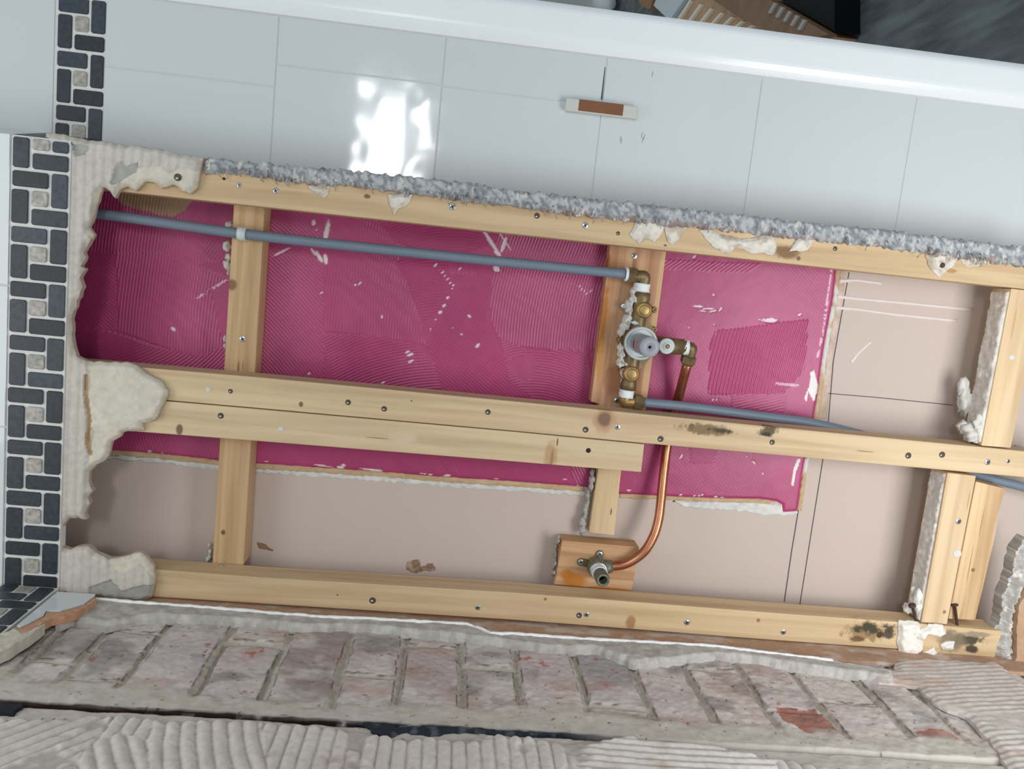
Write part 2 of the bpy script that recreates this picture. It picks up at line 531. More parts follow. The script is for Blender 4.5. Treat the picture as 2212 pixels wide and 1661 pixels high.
# original wall: pinkish plasterboard
m_board = mat('pink_plasterboard', (204, 188, 178), 0.72, 0, 0.03, 5, 0.05, 60, spec=0.3, rgb2=(199, 183, 172))
wall_back = MB().box(U_TOP, U_BOT, VL - 0.02, V_COR + 0.02, W_BOARD - 0.02, W_BOARD).build('wall_back', m_board)
tag(wall_back, 'pale pink plasterboard behind the timber frame', 'wall', kind='structure')

# --- combed magenta bonding coat
pink_px = [(100, 400), (300, 405), (560, 440), (1120, 500), (1700, 560), (1806, 578), (1800, 640), (1780, 745), (1768, 830), (1757, 905),
           (1744, 960), (1733, 1020), (1722, 1103), (1690, 1106), (1690, 1090), (1676, 1082), (1640, 1077), (1560, 1076), (1480, 1073),
           (1340, 1066), (1262, 1051), (1120, 1040), (960, 1030), (800, 1017), (560, 1001), (465, 993), (330, 978), (215, 970), (110, 960)]
pink = PW(pink_px, W_BOARD)
def Z(pts, ang, curv=0.0, amp=1.0, pitch=0.0047):
    q = PW(pts, W_BOARD)
    c = np.mean(np.array(q), 0)
    return (q, math.radians(ang), curv, amp, pitch, c)
ZN = [  # polygon in the photograph, direction of the ridges (0 = along u, 90 = along v), bend
    Z([(100, 380), (1850, 380), (1850, 1120), (100, 1120)], -42, 0, 0.12),
    Z([(100, 380), (520, 380), (520, 560), (100, 620)], 84, 0.3, .8),
    Z([(560, 430), (705, 450), (700, 850), (545, 850), (560, 440)], -40, 0.6, 1.0),
    Z([(420, 440), (520, 440), (520, 600), (400, 520)], 55, 1.0, .7),
    Z([(252, 545), (345, 545), (440, 580), (505, 600), (500, 770), (410, 770), (320, 735), (258, 715)], 86, 0.4, 1.0),
    Z([(455, 620), (520, 600), (500, 730), (480, 730)], -45, .6, .7),
    Z([(155, 700), (255, 720), (330, 745), (430, 770), (500, 745), (490, 830), (155, 800)], 32, -2.0, .9),
    Z([(160, 540), (250, 545), (256, 715), (160, 700)], -38, 0, .45),
    Z([(696, 460), (815, 470), (850, 520), (880, 610), (905, 690), (920, 745), (860, 735), (800, 725), (700, 715)], 86, 0.3, .9),
    Z([(815, 470), (1060, 495), (1090, 520), (960, 560), (850, 520)], 10, 2.5, .7),
    Z([(850, 560), (975, 560), (960, 660), (915, 690), (880, 610)], 13, 2.2, .9),
    Z([(690, 720), (800, 725), (900, 745), (940, 790), (960, 840), (730, 840)], 20, 1.5, 1.15),
    Z([(975, 590), (1060, 590), (1050, 720), (1110, 800), (1180, 860), (960, 850), (930, 760), (920, 740)], -36, 0, .55),
    Z([(1075, 490), (1240, 500), (1320, 520), (1300, 740), (1270, 760), (1140, 750), (1085, 745), (1058, 690), (1060, 600)], 84, 0.9, 1.15),
    Z([(1080, 735), (1140, 755), (1270, 755), (1290, 880), (1160, 870), (1100, 820)], -2, 3.5, 1.15),
    Z([(1150, 760), (1170, 785), (1130, 830), (1090, 780)], 50, 1.0, .6),
    Z([(1545, 715), (1745, 690), (1735, 800), (1690, 850), (1590, 850), (1530, 850), (1535, 740)], 84, 0.4, 0.9, .0062),
    Z([(1580, 850), (1700, 850), (1690, 890), (1580, 880)], 18, 0, .5),
    Z([(1430, 560), (1640, 570), (1620, 590), (1430, 580)], 40, 0, .5),
    Z([(230, 930), (480, 935), (480, 1000), (230, 990)], -72, .5, .6),
    Z([(850, 985), (985, 1000), (990, 1030), (880, 1030)], -60, .5, .5),
    Z([(1230, 1000), (1285, 1010), (1280, 1050), (1240, 1050)], -60, .5, .6),
    Z([(1490, 960), (1560, 960), (1540, 1000), (1490, 1000)], 35, 0, .4),
]
SPECK = [(a_, c_, l_, w_, t_) for a_, c_, l_, w_, t_ in [
    (706, 500, 10, 52, 8), (690, 555, 28, 9, 55), (704, 560, 9, 25, -10), (678, 545, 20, 5, 50), (608, 545, 40, 6, -32), (655, 515, 8, 5, -40),
    (678, 482, 8, 14, 0), (684, 497, 4, 5, 0), (1062, 525, 66, 9, 50), (1088, 530, 8, 40, 15), (1075, 548, 18, 9, 30), (1072, 580, 16, 14, 45), (1090, 520, 50, 4, 50),
    (941, 573, 5, 10, -50), (956, 588, 4, 8, -50), (961, 596, 3, 6, -50), (967, 603, 3, 7, -40), (973, 611, 3, 7, -40), (979, 616, 4, 5, 0), (976, 623, 4, 4, 0),
    (993, 581, 4, 8, -50), (967, 643, 6, 8, -50), (959, 660, 6, 8, -40), (951, 674, 9, 8, -30), (942, 690, 4, 4, 0), (930, 711, 3, 5, 0), (1014, 683, 9, 6, 40),
    (825, 684, 4, 9, 0), (778, 612, 10, 5, -55), (768, 615, 6, 4, -55), (695, 632, 5, 8, -30), (880, 760, 10, 6, -30), (886, 766, 16, 7, -25), (888, 780, 12, 6, -30),
    (1032, 746, 12, 7, -50), (997, 722, 5, 4, -30), (978, 708, 3, 3, 0), (375, 710, 12, 8, 40), (668, 806, 8, 5, -40), (828, 826, 10, 5, -30),
    (1508, 662, 22, 6, -5), (1530, 667, 26, 4, -5), (1540, 672, 18, 4, -20), (1518, 672, 12, 4, 0), (1556, 668, 10, 4, -60), (1663, 692, 34, 11, -5), (1648, 690, 10, 4, -50),
    (1726, 680, 9, 6, -20), (1488, 708, 4, 3, 0), (1541, 637, 4, 4, -40), (1543, 701, 4, 3, 0), (1640, 690, 9, 3, 0), (1500, 555, 10, 5, -50),
    (1252, 618, 6, 3, -60), (1256, 625, 8, 3, -60), (1262, 628, 7, 3, -60), (1267, 634, 8, 3, -60), (1276, 628, 8, 3, -60), (1239, 588, 8, 3, -60),
    (1472, 985, 4, 14, 20), (1628, 998, 12, 3, 40), (1612, 985, 4, 3, 0), (1647, 1022, 4, 4, 0), (1359, 1058, 9, 4, 0), (1248, 1048, 6, 4, 0), (1220, 1034, 8, 3, 0), (1470, 1068, 10, 3, 0),
    (1500, 1070, 6, 5, 0), (1510, 1070, 6, 5, 0), (1517, 1068, 6, 5, 0), (1546, 1073, 8, 5, 0), (1560, 1074, 10, 4, 0), (576, 996, 8, 3, 0), (700, 1006, 40, 4, 5), (735, 1009, 16, 8, 0), (800, 1014, 46, 4, 3), (812, 1016, 30, 8, 0),
    (910, 1022, 6, 4, 0), (918, 1023, 8, 4, 0), (930, 1024, 8, 4, 0), (966, 1027, 16, 7, -10), (1072, 1034, 10, 3, 0), (742, 996 + 8, 10, 6, 0), (324, 974, 9, 4, 0), (352, 977, 4, 3, 0),
    (1548, 862, 5, 4, -50), (1540, 862, 4, 7, 20), (1690, 828, 6, 4, 0)]]
SPQ = []
for (x, y, l_, w_, t_) in SPECK:
    if abs(t_) >= 30 and w_ > l_: l_, w_ = w_, l_
    c = onW(x, y, W_BOARD); SPQ.append((c, l_ * .00042, w_ * .00036, math.radians(-t_)))
white_side = PW([(1750, 803), (1757, 800), (1767, 835), (1757, 868), (1745, 845), (1742, 868), (1736, 860), (1748, 830)], W_BOARD)
white_low = PW([(1722, 990), (1728, 992), (1718, 1020), (1712, 1050), (1708, 1045), (1714, 1010)], W_BOARD)
dash = [PW(q, W_BOARD) for q in ([(428, 643), (494, 602)], [(1795, 580), (1776, 720), (1765, 770)], [(1675, 828), (1723, 832)])]

def pink_ridge(a, b):
    rid = np.zeros(a.shape); 
    ca = a + 0.004 * (fbm(a * 22, b * 22, 5) - .5); cb = b + 0.004 * (fbm(a * 22, b * 22, 9) - .5)
    for q, an, cv, amp, pitch, c in ZN:
        mk = inpoly(q, ca, cb)
        x = a[mk] - c[0]; y = b[mk] - c[1]
        s_ = x * math.cos(an) + y * math.sin(an); t_ = -x * math.sin(an) + y * math.cos(an)
        t_ = t_ + cv * s_ * s_ + 0.0006 * (vn(s_ * 60, t_ * 30, 3) - .5)
        wv = 0.5 + 0.5 * np.cos(2 * math.pi * t_ / pitch)
        rid[mk] = amp * (wv ** 1.3)
    return rid
def pink_h(a, b, d):
    e = sst(0, 0.004, d)
    rid = pink_ridge(a, b)
    fade = 0.55 + 0.45 * sst(.3, .6, fbm(a * 9, b * 9, 31))
    h = 0.0016 + 0.0022 * rid * fade + 0.0006 * (fbm(a * 40, b * 40, 2) - .5)
    for (c, l_, w_, t_) in SPQ:
        x = a - c[0]; y = b - c[1]
        k = (x * math.cos(t_) + y * math.sin(t_)) ** 2 / (l_ * l_) + (-x * math.sin(t_) + y * math.cos(t_)) ** 2 / (w_ * w_)
        h = h - 0.0008 * (k < 1)
    return h * e + 0.0004
C_PINK = lin(178, 66, 114); C_PINKD = lin(166, 58, 104); C_WHITE = lin(226, 220, 216); C_PALE = lin(205, 120, 150)
def pink_c(a, b, d, h):
    rid = pink_ridge(a, b)
    C = mix(C_PINKD, C_PINK, sst(.35, .65, fbm(a * 6, b * 6, 4)) * np.ones(a.shape))
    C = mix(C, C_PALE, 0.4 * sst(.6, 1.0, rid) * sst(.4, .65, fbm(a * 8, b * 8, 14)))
    wob = 0.5 * (fbm(a * 260, b * 260, 8) - .5)
    for (c, l_, w_, t_) in SPQ:
        x = a - c[0]; y = b - c[1]
        k = np.sqrt((x * math.cos(t_) + y * math.sin(t_)) ** 2 / (l_ * l_) + (-x * math.sin(t_) + y * math.cos(t_)) ** 2 / (w_ * w_))
        C = mix(C, C_WHITE, 0.85 * sst(1.0, 0.75, k + wob))
    for q in (white_side, white_low):
        C[inpoly(q, a + .001 * wob, b)] = C_WHITE
    for q in dash:
        k = segdist(q, a, b) < 0.0018
        C[k & (vn(a * 300, b * 300, 3) > .35)] = lin(214, 170, 186)
    # plasterboard showing through at the upper left corner
    bare = PW([(235, 405), (452, 408), (410, 440), (400, 455), (372, 468), (335, 462), (300, 455), (265, 440)], W_BOARD)
    k = inpoly(bare, a + .010 * (fbm(a * 120, b * 40, 6) - .5), b + .008 * (fbm(a * 60, b * 60, 7) - .5))
    C[k] = lin(158, 126, 96)
    return C
pink_coat = relief('bonding_coat', pink, 0.0015, 0.0, pink_h, pink_c, A_PINK, wall_back, ('W', W_BOARD))
tag(pink_coat, 'combed magenta bonding coat')

# torn paper and plaster border of the coat
def strip_poly(top, off):
    return top + [(x + dx, y + dy) for (x, y), (dx, dy) in zip(top[::-1], off[::-1])]
low1 = [(110, 962), (215, 970), (330, 978), (465, 993), (560, 1001), (800, 1017), (960, 1030), (1120, 1040), (1262, 1051)]
def edge_c(a, b, d, h):
    nz = fbm(a * 45, b * 38, 21)
    return mix(lin(196, 166, 128), lin(214, 212, 204), sst(.45, .6, nz))
def tan_c(a, b, d, h):
    return mix(lin(186, 152, 112), lin(204, 180, 148), fbm(a * 60, b * 200, 3))
def wht_c(a, b, d, h):
    return mix(lin(196, 196, 190), lin(228, 226, 220), fbm(a * 80, b * 80, 5))
relief('paper_edge', jag(PW(low1 + [(x, y + 11) for x, y in low1[::-1]], W_BOARD), .0008, .006, 3), .0016, 0, lambda a, b, d: .0008 * sst(0, .002, d) + .0006, tan_c, A_GEN, wall_back, ('W', W_BOARD))
relief('plaster_edge', jag(PW([(x, y + 10) for x, y in low1] + [(x, y + 21) for x, y in low1[::-1]], W_BOARD), .0022, .006, 4), .0016, 0, lambda a, b, d: .0014 * sst(0, .003, d) * (.4 + fbm(a * 90, b * 90, 3)), wht_c, A_GEN, wall_back, ('W', W_BOARD))
relief('paper_edge', jag(PW([(1338, 1066), (1480, 1073), (1560, 1076), (1640, 1078), (1676, 1083), (1650, 1090), (1600, 1086), (1500, 1082), (1338, 1076)], W_BOARD), .001, .006, 5), .0016, 0, lambda a, b, d: .0012 * sst(0, .002, d), tan_c, A_GEN, wall_back, ('W', W_BOARD))
relief('plaster_edge', jag(PW([(1450, 1082), (1560, 1084), (1650, 1086), (1690, 1092), (1692, 1104), (1722, 1104), (1727, 1108), (1700, 1114), (1640, 1112), (1610, 1105), (1530, 1100), (1480, 1097)], W_BOARD), .0015, .006, 6), .0016, 0, lambda a, b, d: .0016 * sst(0, .003, d), wht_c, A_GEN, wall_back, ('W', W_BOARD))
rgt = [(1806, 578), (1800, 640), (1780, 745), (1768, 830), (1757, 905), (1744, 960), (1733, 1020), (1722, 1103)]
relief('plaster_edge', jag(PW(rgt + [(x + 10, y) for x, y in rgt[::-1]], W_BOARD), .0012, .006, 7), .0016, 0, lambda a, b, d: .0018 * sst(0, .003, d), edge_c, A_GEN, wall_back, ('W', W_BOARD))
relief('paper_edge', jag(PW([(1816, 580), (1790, 745), (1778, 830), (1767, 905), (1786, 905), (1800, 760), (1822, 640), (1828, 585)], W_BOARD), .001, .008, 8), .002, 0, lambda a, b, d: .0005 * sst(0, .004, d) + .0001, lambda a, b, d, h: mix(lin(208, 186, 172), lin(190, 166, 146), sst(.45, .65, fbm(a * 30, b * 30, 4))), A_GEN, wall_back, ('W', W_BOARD))
# scribed pencil lines on the board
M_PENCIL = mat('pencil', (92, 82, 84), 0.8, 0, .2, 300)
pl = MB()
for q, wd in (([(1834, 588), (1800, 780), (1788, 925), (1777, 995), (1727, 1310)], .0009), ([(1745, 846), (1900, 859), (2058, 875)], .0007), ([(1733, 1030), (1724, 1105), (1710, 1190), (1694, 1300)], .001)):
    c = PW(q, W_BOARD)
    for i in range(len(c) - 1):
        a = Vector(c[i]); bb = Vector(c[i + 1]); nn = Vector((-(bb - a).y, (bb - a).x)).normalized() * wd
        pl.prism([tuple(a - nn), tuple(bb - nn), tuple(bb + nn), tuple(a + nn)], W_BOARD, W_BOARD + .0002)
pl.build('pencil_line', M_PENCIL, wall_back)
# runs of adhesive that dripped down
for q in ([(1812, 607), (1850, 605), (1905, 612)], [(1806, 640), (1850, 645), (1960, 655), (2101, 669)], [(1803, 664), (1850, 668), (1940, 680), (2068, 693)], [(1838, 783), (1855, 762), (1882, 737)]):
    pts = [(*onW(x, y, W_BOARD), W_BOARD - .0012) for x, y in q]
    rr = [.0040] + [.0026] * (len(pts) - 2) + [.0030]
    pts2 = []; r2 = []
    for i in range(len(pts) - 1):
        for k in range(6):
            t = k / 6; pts2.append(tuple(Vector(pts[i]).lerp(Vector(pts[i + 1]), t))); r2.append((rr[i] * (1 - t) + rr[i + 1] * t) * (1 + .15 * math.sin(k * 2.3 + i)))
    pts2.append(pts[-1]); r2.append(.0032)
    o = MB().tube(pts2, r2, 8).build('adhesive_run', M_PLASTER, wall_back, smooth=True)
    o.data.materials[0] = mat('adhesive_run', (224, 212, 206), .6)
# rough brown marks on the board
relief('paper_tear', jag(PW([(555, 1172), (575, 1176), (592, 1190), (560, 1184)], W_BOARD), .001, .004, 2), .0015, 0, lambda a, b, d: .0006 + 0 * a, lambda a, b, d, h: lin(150, 116, 88), A_GEN, wall_back, ('W', W_BOARD))
relief('paper_tear', jag(PW([(880, 1212), (905, 1207), (908, 1222), (935, 1215), (940, 1232), (915, 1232), (900, 1238), (878, 1230)], W_BOARD), .002, .004, 3), .0015, 0, lambda a, b, d: .0006 + 0 * a, lambda a, b, d, h: mix(lin(178, 150, 128), lin(140, 112, 90), sst(.4, .6, fbm(a * 150, b * 150, 3))), A_GEN, wall_back, ('W', W_BOARD))

# ------------------------------------------------------------------ tiled wall to the right of the frame (top of the picture)
SU = [-0.540, -0.294, -0.0485, 0.196, 0.439, 0.689, 0.94, 1.19]
J = 0.0016
tl = MB()
tl.box(U_TOP, U_BOT, V_COR - 0.02, V_TOP + 0.066, W_TILE - 0.10, W_TILE - 0.0015, mi=1)
def tile(u0, u1, v0, v1): tl.box(u0 + J / 2, u1 - J / 2, v0 + J / 2, v1 - J / 2, W_TILE - 0.0015, W_TILE, mi=0, inset=0.0006)
def vsplit(px, py): return onW(px, py, W_TILE)[1]
for i in range(len(SU) - 1):
    u0, u1 = SU[i], SU[i + 1]
    if i == 0: cuts = [vsplit(420, 166)]
    elif i == 1: cuts = [vsplit(770, 160)]
    elif i == 2: cuts = [vsplit(1090, 202)]
    else: cuts = []
    vv = [V_COR - 0.02] + sorted(cuts) + [V_TOP]
    for k in range(len(vv) - 1): tile(u0, u1, vv[k], vv[k + 1])
vv = [V_COR - .02, .10 + .06, V_TOP]
for u0, u1 in ((-1.106, -0.858), (-0.858, -0.610)): tile(u0, u1, V_COR - .02, V_TOP)
# wavy glaze
m_tile = M_TILE.copy(); m_tile.name = 'white_glazed_wall_tile'
nb_ = m_tile.node_tree; noise_bump(nb_, nb_.nodes['Principled BSDF'], 8.0, 0.42, 0.005, 2)
wall_right = tl.build('wall_right', [m_tile, M_GROUT])
tag(wall_right, 'white glazed tiles to the right of the opened frame', 'wall', kind='structure')
# pen mark in one joint, scuffs
a0 = onW(1307, 145, W_TILE); a1 = onW(1299, 215, W_TILE)
MB().prism([(a0[0] - .0006, a0[1]), (a0[0] + .0006, a0[1]), (a1[0] + .0014, a1[1]), (a1[0] - .0010, a1[1])], W_TILE - .0014, W_TILE + .0003).build('dark_joint', mat('ink', (70, 70, 92), .6), wall_right)
sc_ = MB()
for x, y in ((1386, 292), (1388, 302), (1391, 296), (1340, 300), (1342, 305), (1409, 160)):
    c = onW(x, y, W_TILE); sc_.prism([(c[0] - .0006, c[1] - .004), (c[0] + .0004, c[1] - .004), (c[0] + .0012, c[1] + .004), (c[0], c[1] + .004)], W_TILE - .0004, W_TILE + .0002)
sc_.build('scuff_mark', mat('scuff', (150, 154, 158), .6), wall_right)

# ------------------------------------------------------------------ mosaic border: pinwheel blocks of slate bricks round a beige square
def mosaic(parent, ulo, uhi, v_centres, to3, name='mosaic_border', vmin=-9, vmax=9, seed=1, skip=()):
    rng = random.Random(seed); mb = MB(); cols = []
    cu = (uhi - ulo) / 3; P = abs(v_centres[0] - v_centres[1]) if len(v_centres) > 1 else 0.0754
    cv = P / 3; g = 0.0042
    def stone(u0, u1, v0, v1, sq):
        v0_, v1_ = max(v0, vmin), min(v1, vmax)
        if v1_ - v0_ < .006: return
        k = len(mb.v)
        h = .0028; c = .0022; ju = lambda: rng.uniform(-.0005, .0005)
        uu0, uu1, w0, w1 = u0 + g / 2 + ju(), u1 - g / 2 + ju(), v0_ + g / 2 + ju(), v1_ - g / 2 + ju()
        poly = [(uu0 + c, w0), (uu1 - c, w0), (uu1, w0 + c), (uu1, w1 - c), (uu1 - c, w1), (uu0 + c, w1), (uu0, w1 - c), (uu0, w0 + c)]
        mb.prism(poly, 0, h, inset=.0007)
        if sq: col = lin(166, 161, 152) * rng.uniform(.9, 1.05)
        else:
            t = rng.random(); col = lin(26, 30, 35) * (1 - t) + lin(56, 64, 74) * t
        cols.append(np.tile(col, (len(mb.v) - k, 1)))
    for vc in v_centres:
        r = lambda i: vc + (1.5 - i) * cv      # row 0 is the highest v
        U = lambda i: ulo + i * cu
        stone(U(1), U(2), r(2), r(1), True)
        stone(U(0), U(1), r(3), r(1), False)
        stone(U(1), U(3), r(3), r(2), False)
        stone(U(2), U(3), r(2), r(0), False)
        stone(U(0), U(2), r(1), r(0), False)
    mb.v = [to3(*p) for p in mb.v]
    return mb.build(name, A_STONE, parent, col=np.concatenate(cols))
mosaic(wall_right, -0.608, -0.5385, [0.137 + .076 * k for k in range(-1, 3)], lambda u, v, h: (u, v, W_TILE - .0022 + h), seed=3, vmin=V_COR + .002, vmax=V_TOP)

# ------------------------------------------------------------------ white rounded trim on the wall's end
prof = []
v0, v1 = V_TOP + .0005, 0.401
for k in range(17):
    t = k / 16; v = v0 + (v1 - v0) * t
    h = 0.003 + .009 * math.sin(math.pi * min(1, t * 3.0) / 2) * (1 if t < .8 else math.cos((t - .8) / .2 * 1.2))
    prof.append((v, W_TILE + h))
prof = [(v0, W_TILE - .0015)] + prof + [(v1 + .003, W_TILE - .004), (v1 + .003, W_TILE - .0015)]
tr = MB(); NP = len(prof)
vs_ = [(U_TOP, v, w) for v, w in prof] + [(U_BOT, v, w) for v, w in prof]
tr.add(vs_, [[i, (i + 1) % NP, NP + (i + 1) % NP, NP + i] for i in range(NP)] + [list(range(NP)), list(range(NP, 2 * NP))[::-1]])
tag(tr.build('trim_1', M_TRIM), 'white moulded trim edging the tiles beside the next room', 'trim', kind='structure')

# ------------------------------------------------------------------ boxed-out front: board, combed adhesive and torn plaster left on it
wall_front = empty('wall_front', W3(-0.55, -0.2, 0.0))
tag(wall_front, 'stripped and torn cladding left over the timber frame', 'wall', kind='structure')
WF = 0.012
out_px = [(100, 285), (200, 303), (300, 315), (440, 340), (432, 366), (428, 385), (424, 405), (410, 418), (392, 412), (372, 398), (362, 402), (345, 406), (330, 393), (312, 391), (292, 412), (272, 402), (258, 408),
          (246, 428), (238, 414), (222, 403), (214, 418), (205, 445), (200, 470), (190, 490), (202, 507), (192, 525), (180, 545), (184, 556), (174, 575), (184, 581), (172, 600), (179, 620), (165, 650), (158, 672), (153, 690),
          (156, 735), (165, 770), (185, 780), (225, 783), (280, 785), (305, 800), (340, 820), (361, 845), (352, 875), (333, 908), (305, 915), (310, 931), (285, 934), (263, 935), (258, 945), (240, 955), (235, 975), (222, 998), (205, 1005),
          (191, 1020), (190, 1040), (201, 1060), (188, 1075), (194, 1088), (182, 1110), (186, 1123), (165, 1120), (148, 1120), (136, 1135), (131, 1165), (124, 1165), (110, 1165), (100, 1165)]
low_px = [(100, 1190), (124, 1176), (135, 1183), (150, 1188), (165, 1182), (190, 1180), (205, 1195), (218, 1200), (235, 1208), (262, 1205), (290, 1195), (303, 1195), (315, 1205), (330, 1225), (333, 1260), (326, 1292), (300, 1302), (205, 1292), (100, 1283)]
cream_px = [[(250, 405), (300, 362), (350, 356), (365, 372), (385, 360), (430, 372), (424, 410), (400, 425), (240, 440)],
            [(185, 770), (193, 820), (188, 880), (200, 930), (190, 990), (195, 1030), (420, 1000), (420, 770)],
            [(216, 402), (202, 420), (198, 470), (182, 500), (205, 520), (240, 420)],
            [(235, 1200), (235, 1220), (262, 1240), (300, 1215), (340, 1260), (340, 1190), (262, 1190)]]
grey_px = [[(240, 395), (255, 352), (268, 350), (275, 360), (300, 352), (295, 372), (250, 400)], [(152, 312), (175, 312), (195, 318), (185, 335), (165, 340)], [(195, 1268), (240, 1250), (262, 1275), (310, 1262), (335, 1265), (330, 1302), (195, 1296)]]
brown_px = [(187, 812), (186, 850), (193, 900), (192, 960), (196, 980)]
CRM = [PW(q, WF) for q in cream_px]; GRY = [PW(q, WF) for q in grey_px]; BRN = PW(brown_px, WF)
def front_reg(a, b):
    wa = a + .004 * (fbm(a * 60, b * 60, 41) - .5); wb_ = b + .004 * (fbm(a * 60, b * 60, 43) - .5)
    cr = np.zeros(a.shape, bool); gr = np.zeros(a.shape, bool)
    for q in CRM: cr |= inpoly(q, wa, wb_)
    for q in GRY: gr |= inpoly(q, wa, wb_)
    return cr & ~gr, gr
def front_h(a, b, d):
    cr, gr = front_reg(a, b)
    rid = .5 + .5 * np.cos(2 * math.pi * (a + .002 * (fbm(a * 20, b * 20, 2) - .5)) / .0125)
    h = .0018 + .0022 * rid ** .6 + .0006 * (fbm(a * 150, b * 150, 12) - .5)
    h = np.where(cr, .0004 + .0016 * (fbm(a * 45, b * 45, 13) - .5), h)
    h = np.where(gr, .0008 + .0008 * (fbm(a * 220, b * 220, 15) - .5), h)
    h = np.where(segdist(BRN, a, b) < .0025, -.0006, h)
    return WF + h - .006 * (1 - sst(0, .007, d)) * (.3 + fbm(a * 90, b * 90, 19))
def front_c(a, b, d, h):
    cr, gr = front_reg(a, b)
    C = mix(lin(194, 187, 177), lin(208, 202, 193), fbm(a * 40, b * 18, 8))
    C[cr] = mix(lin(204, 196, 178), lin(216, 210, 194), fbm(a * 30, b * 30, 9))[cr]
    C[gr] = mix(lin(150, 150, 144), lin(178, 176, 168), fbm(a * 120, b * 120, 10))[gr]
    C[segdist(BRN, a, b) < .003 + .003 * (fbm(a * 90, b * 50, 4) - .5)] = lin(176, 146, 110)
    e = sst(.005, .0, d + .004 * (fbm(a * 130, b * 130, 22) - .5)) * .55
    C = mix(C, lin(176, 158, 136), e)
    return C
relief('backer_board', jag(PW(out_px, WF), .0016, .007, 11), .0016, .0008, front_h, front_c, A_GEN, wall_front)
relief('backer_board', jag(PW(low_px, WF), .0016, .007, 12), .0016, .0008, front_h, front_c, A_GEN, wall_front)
# screw through the torn paper
# solid front part that still carries tiles: board + white tiles + mosaic
ft = MB()
ft.box(U_TOP, -0.5395, VL + .004, V_COR - .001, 0.0008, W_FRONT - .0025, mi=1)
for u0, u1 in ((-1.12, -0.870), (-0.868, -0.6185)):
    for v0_, v1_ in ((-0.539, -0.293), (-0.291, -0.092), (-0.090, V_COR - .001)):
        ft.box(u0, u1, v0_, v1_, W_FRONT - .0025, W_FRONT, mi=0, inset=.0006)
# splayed return of the corner, tiled as well
ft.add([(U_TOP, V_COR - .001, .0195), (-.6175, V_COR - .001, .0195), (-.6175, V_COR + .016, W_TILE), (U_TOP, V_COR + .016, W_TILE), (U_TOP, V_COR - .004, .016), (-.6175, V_COR - .004, .016), (-.6175, V_COR + .012, W_TILE), (U_TOP, V_COR + .012, W_TILE)],
       [[0, 1, 2, 3], [7, 6, 5, 4], [0, 4, 5, 1], [1, 5, 6, 2], [2, 6, 7, 3], [3, 7, 4, 0]], 0)
ft.add([(-.6175, V_COR - .003, .0195), (-.5395, V_COR - .003, .0195), (-.5395, V_COR + .013, W_TILE), (-.6175, V_COR + .013, W_TILE), (-.6175, V_COR - .006, .016), (-.5395, V_COR - .006, .016), (-.5395, V_COR + .010, W_TILE), (-.6175, V_COR + .010, W_TILE)],
       [[0, 1, 2, 3], [7, 6, 5, 4], [0, 4, 5, 1], [1, 5, 6, 2], [2, 6, 7, 3], [3, 7, 4, 0]], 1)
ft.build('glazed_tiles', [M_TILE, M_GROUT], wall_front)
PIT = (0.107 + 0.496) / 8
mosaic(wall_front, -0.6170, -0.5395, [0.107 - 0.0 - PIT * k for k in range(0, 9)], lambda u, v, h: (u, v, W_FRONT - .0024 + h), seed=5, vmin=VL + .012, vmax=V_COR - .002)
mosaic(wall_front, -0.6170, -0.5395, [0.02 - .0754 * .55, 0.02 - .0754 * 1.55], lambda u, v, h: (u, V_COR - .003 + (0.0195 - v) / .0975 * .016 + h * .8, v), seed=8, vmin=W_TILE + .002, vmax=.0195)

# grey crumbled corner edge along the cut (mesh, bead and adhesive)
bead_up = [(436, 338), (560, 350), (700, 362), (800, 372), (950, 387), (1120, 410), (1250, 425), (1400, 440), (1540, 455), (1652, 470), (1760, 481), (1970, 503), (2100, 520), (2240, 536)]
bead_lo = [(440, 376), (500, 374), (560, 382), (660, 396), (760, 402), (860, 417), (930, 424), (1000, 434), (1110, 446), (1200, 460), (1300, 470), (1370, 480), (1460, 490), (1520, 493), (1652, 508), (1720, 514), (1800, 522), (1900, 533), (2000, 548), (2100, 560), (2240, 580)]
bead = jag(PW(bead_up + bead_lo[::-1], .010), .0026, .0040, 21)
def bead_h(a, b, d):
    return .0065 + .0040 * (fbm(a * 60, b * 60, 3) - .45) + .0036 * (fbm(a * 200 + b * 90, b * 160, 6) - .5) - .0028 * (1 - sst(0, .004, d))
def bead_c(a, b, d, h):
    nz = fbm(a * 110 + b * 80, b * 55, 31); n2 = fbm(a * 200 + b * 90, b * 150, 33)
    C = mix(lin(132, 137, 142), lin(184, 186, 186), sst(.3, .7, n2))
    lo = sst(V_COR - .012, V_COR - .028, b + .016 * (nz - .5))
    C = mix(C, lin(138, 106, 92), .8 * lo * sst(.36, .54, fbm(a * 60, b * 85, 35)))
    C = mix(C, lin(214, 208, 196), .8 * sst(.66, .74, fbm(a * 170, b * 100, 36)))
    C = mix(C, lin(76, 74, 78), .7 * sst(.70, .8, fbm(a * 210, b * 130, 39)))
    return C
relief('corner_bead', bead, .0014, .0006, bead_h, bead_c, A_GEN, wall_front)
# loops of the perforated bead sticking out
rng = random.Random(4); lb = MB()
for i in range(80):
    x = rng.uniform(460, 2200); t = (x - 460) / 1740
    y = np.interp(x, [p[0] for p in bead_lo], [p[1] for p in bead_lo]) - rng.uniform(-1, 11)
    u, v = onW(x, y, .012); r_ = rng.uniform(.003, .007); an = rng.uniform(.4, 1.9)
    lb.tube([(u, v + .004, .010), (u + r_ * .5 * math.cos(an), v - r_ * .5, .014 + rng.uniform(0, .004)), (u + r_ * math.cos(an), v - r_ * 1.2, .009)], [.0012, .0010, .0006], 6)
lb.build('bead_mesh', mat('dusty_mesh', (166, 166, 164), .8, 0, .25, 300, .4), wall_front, smooth=True)
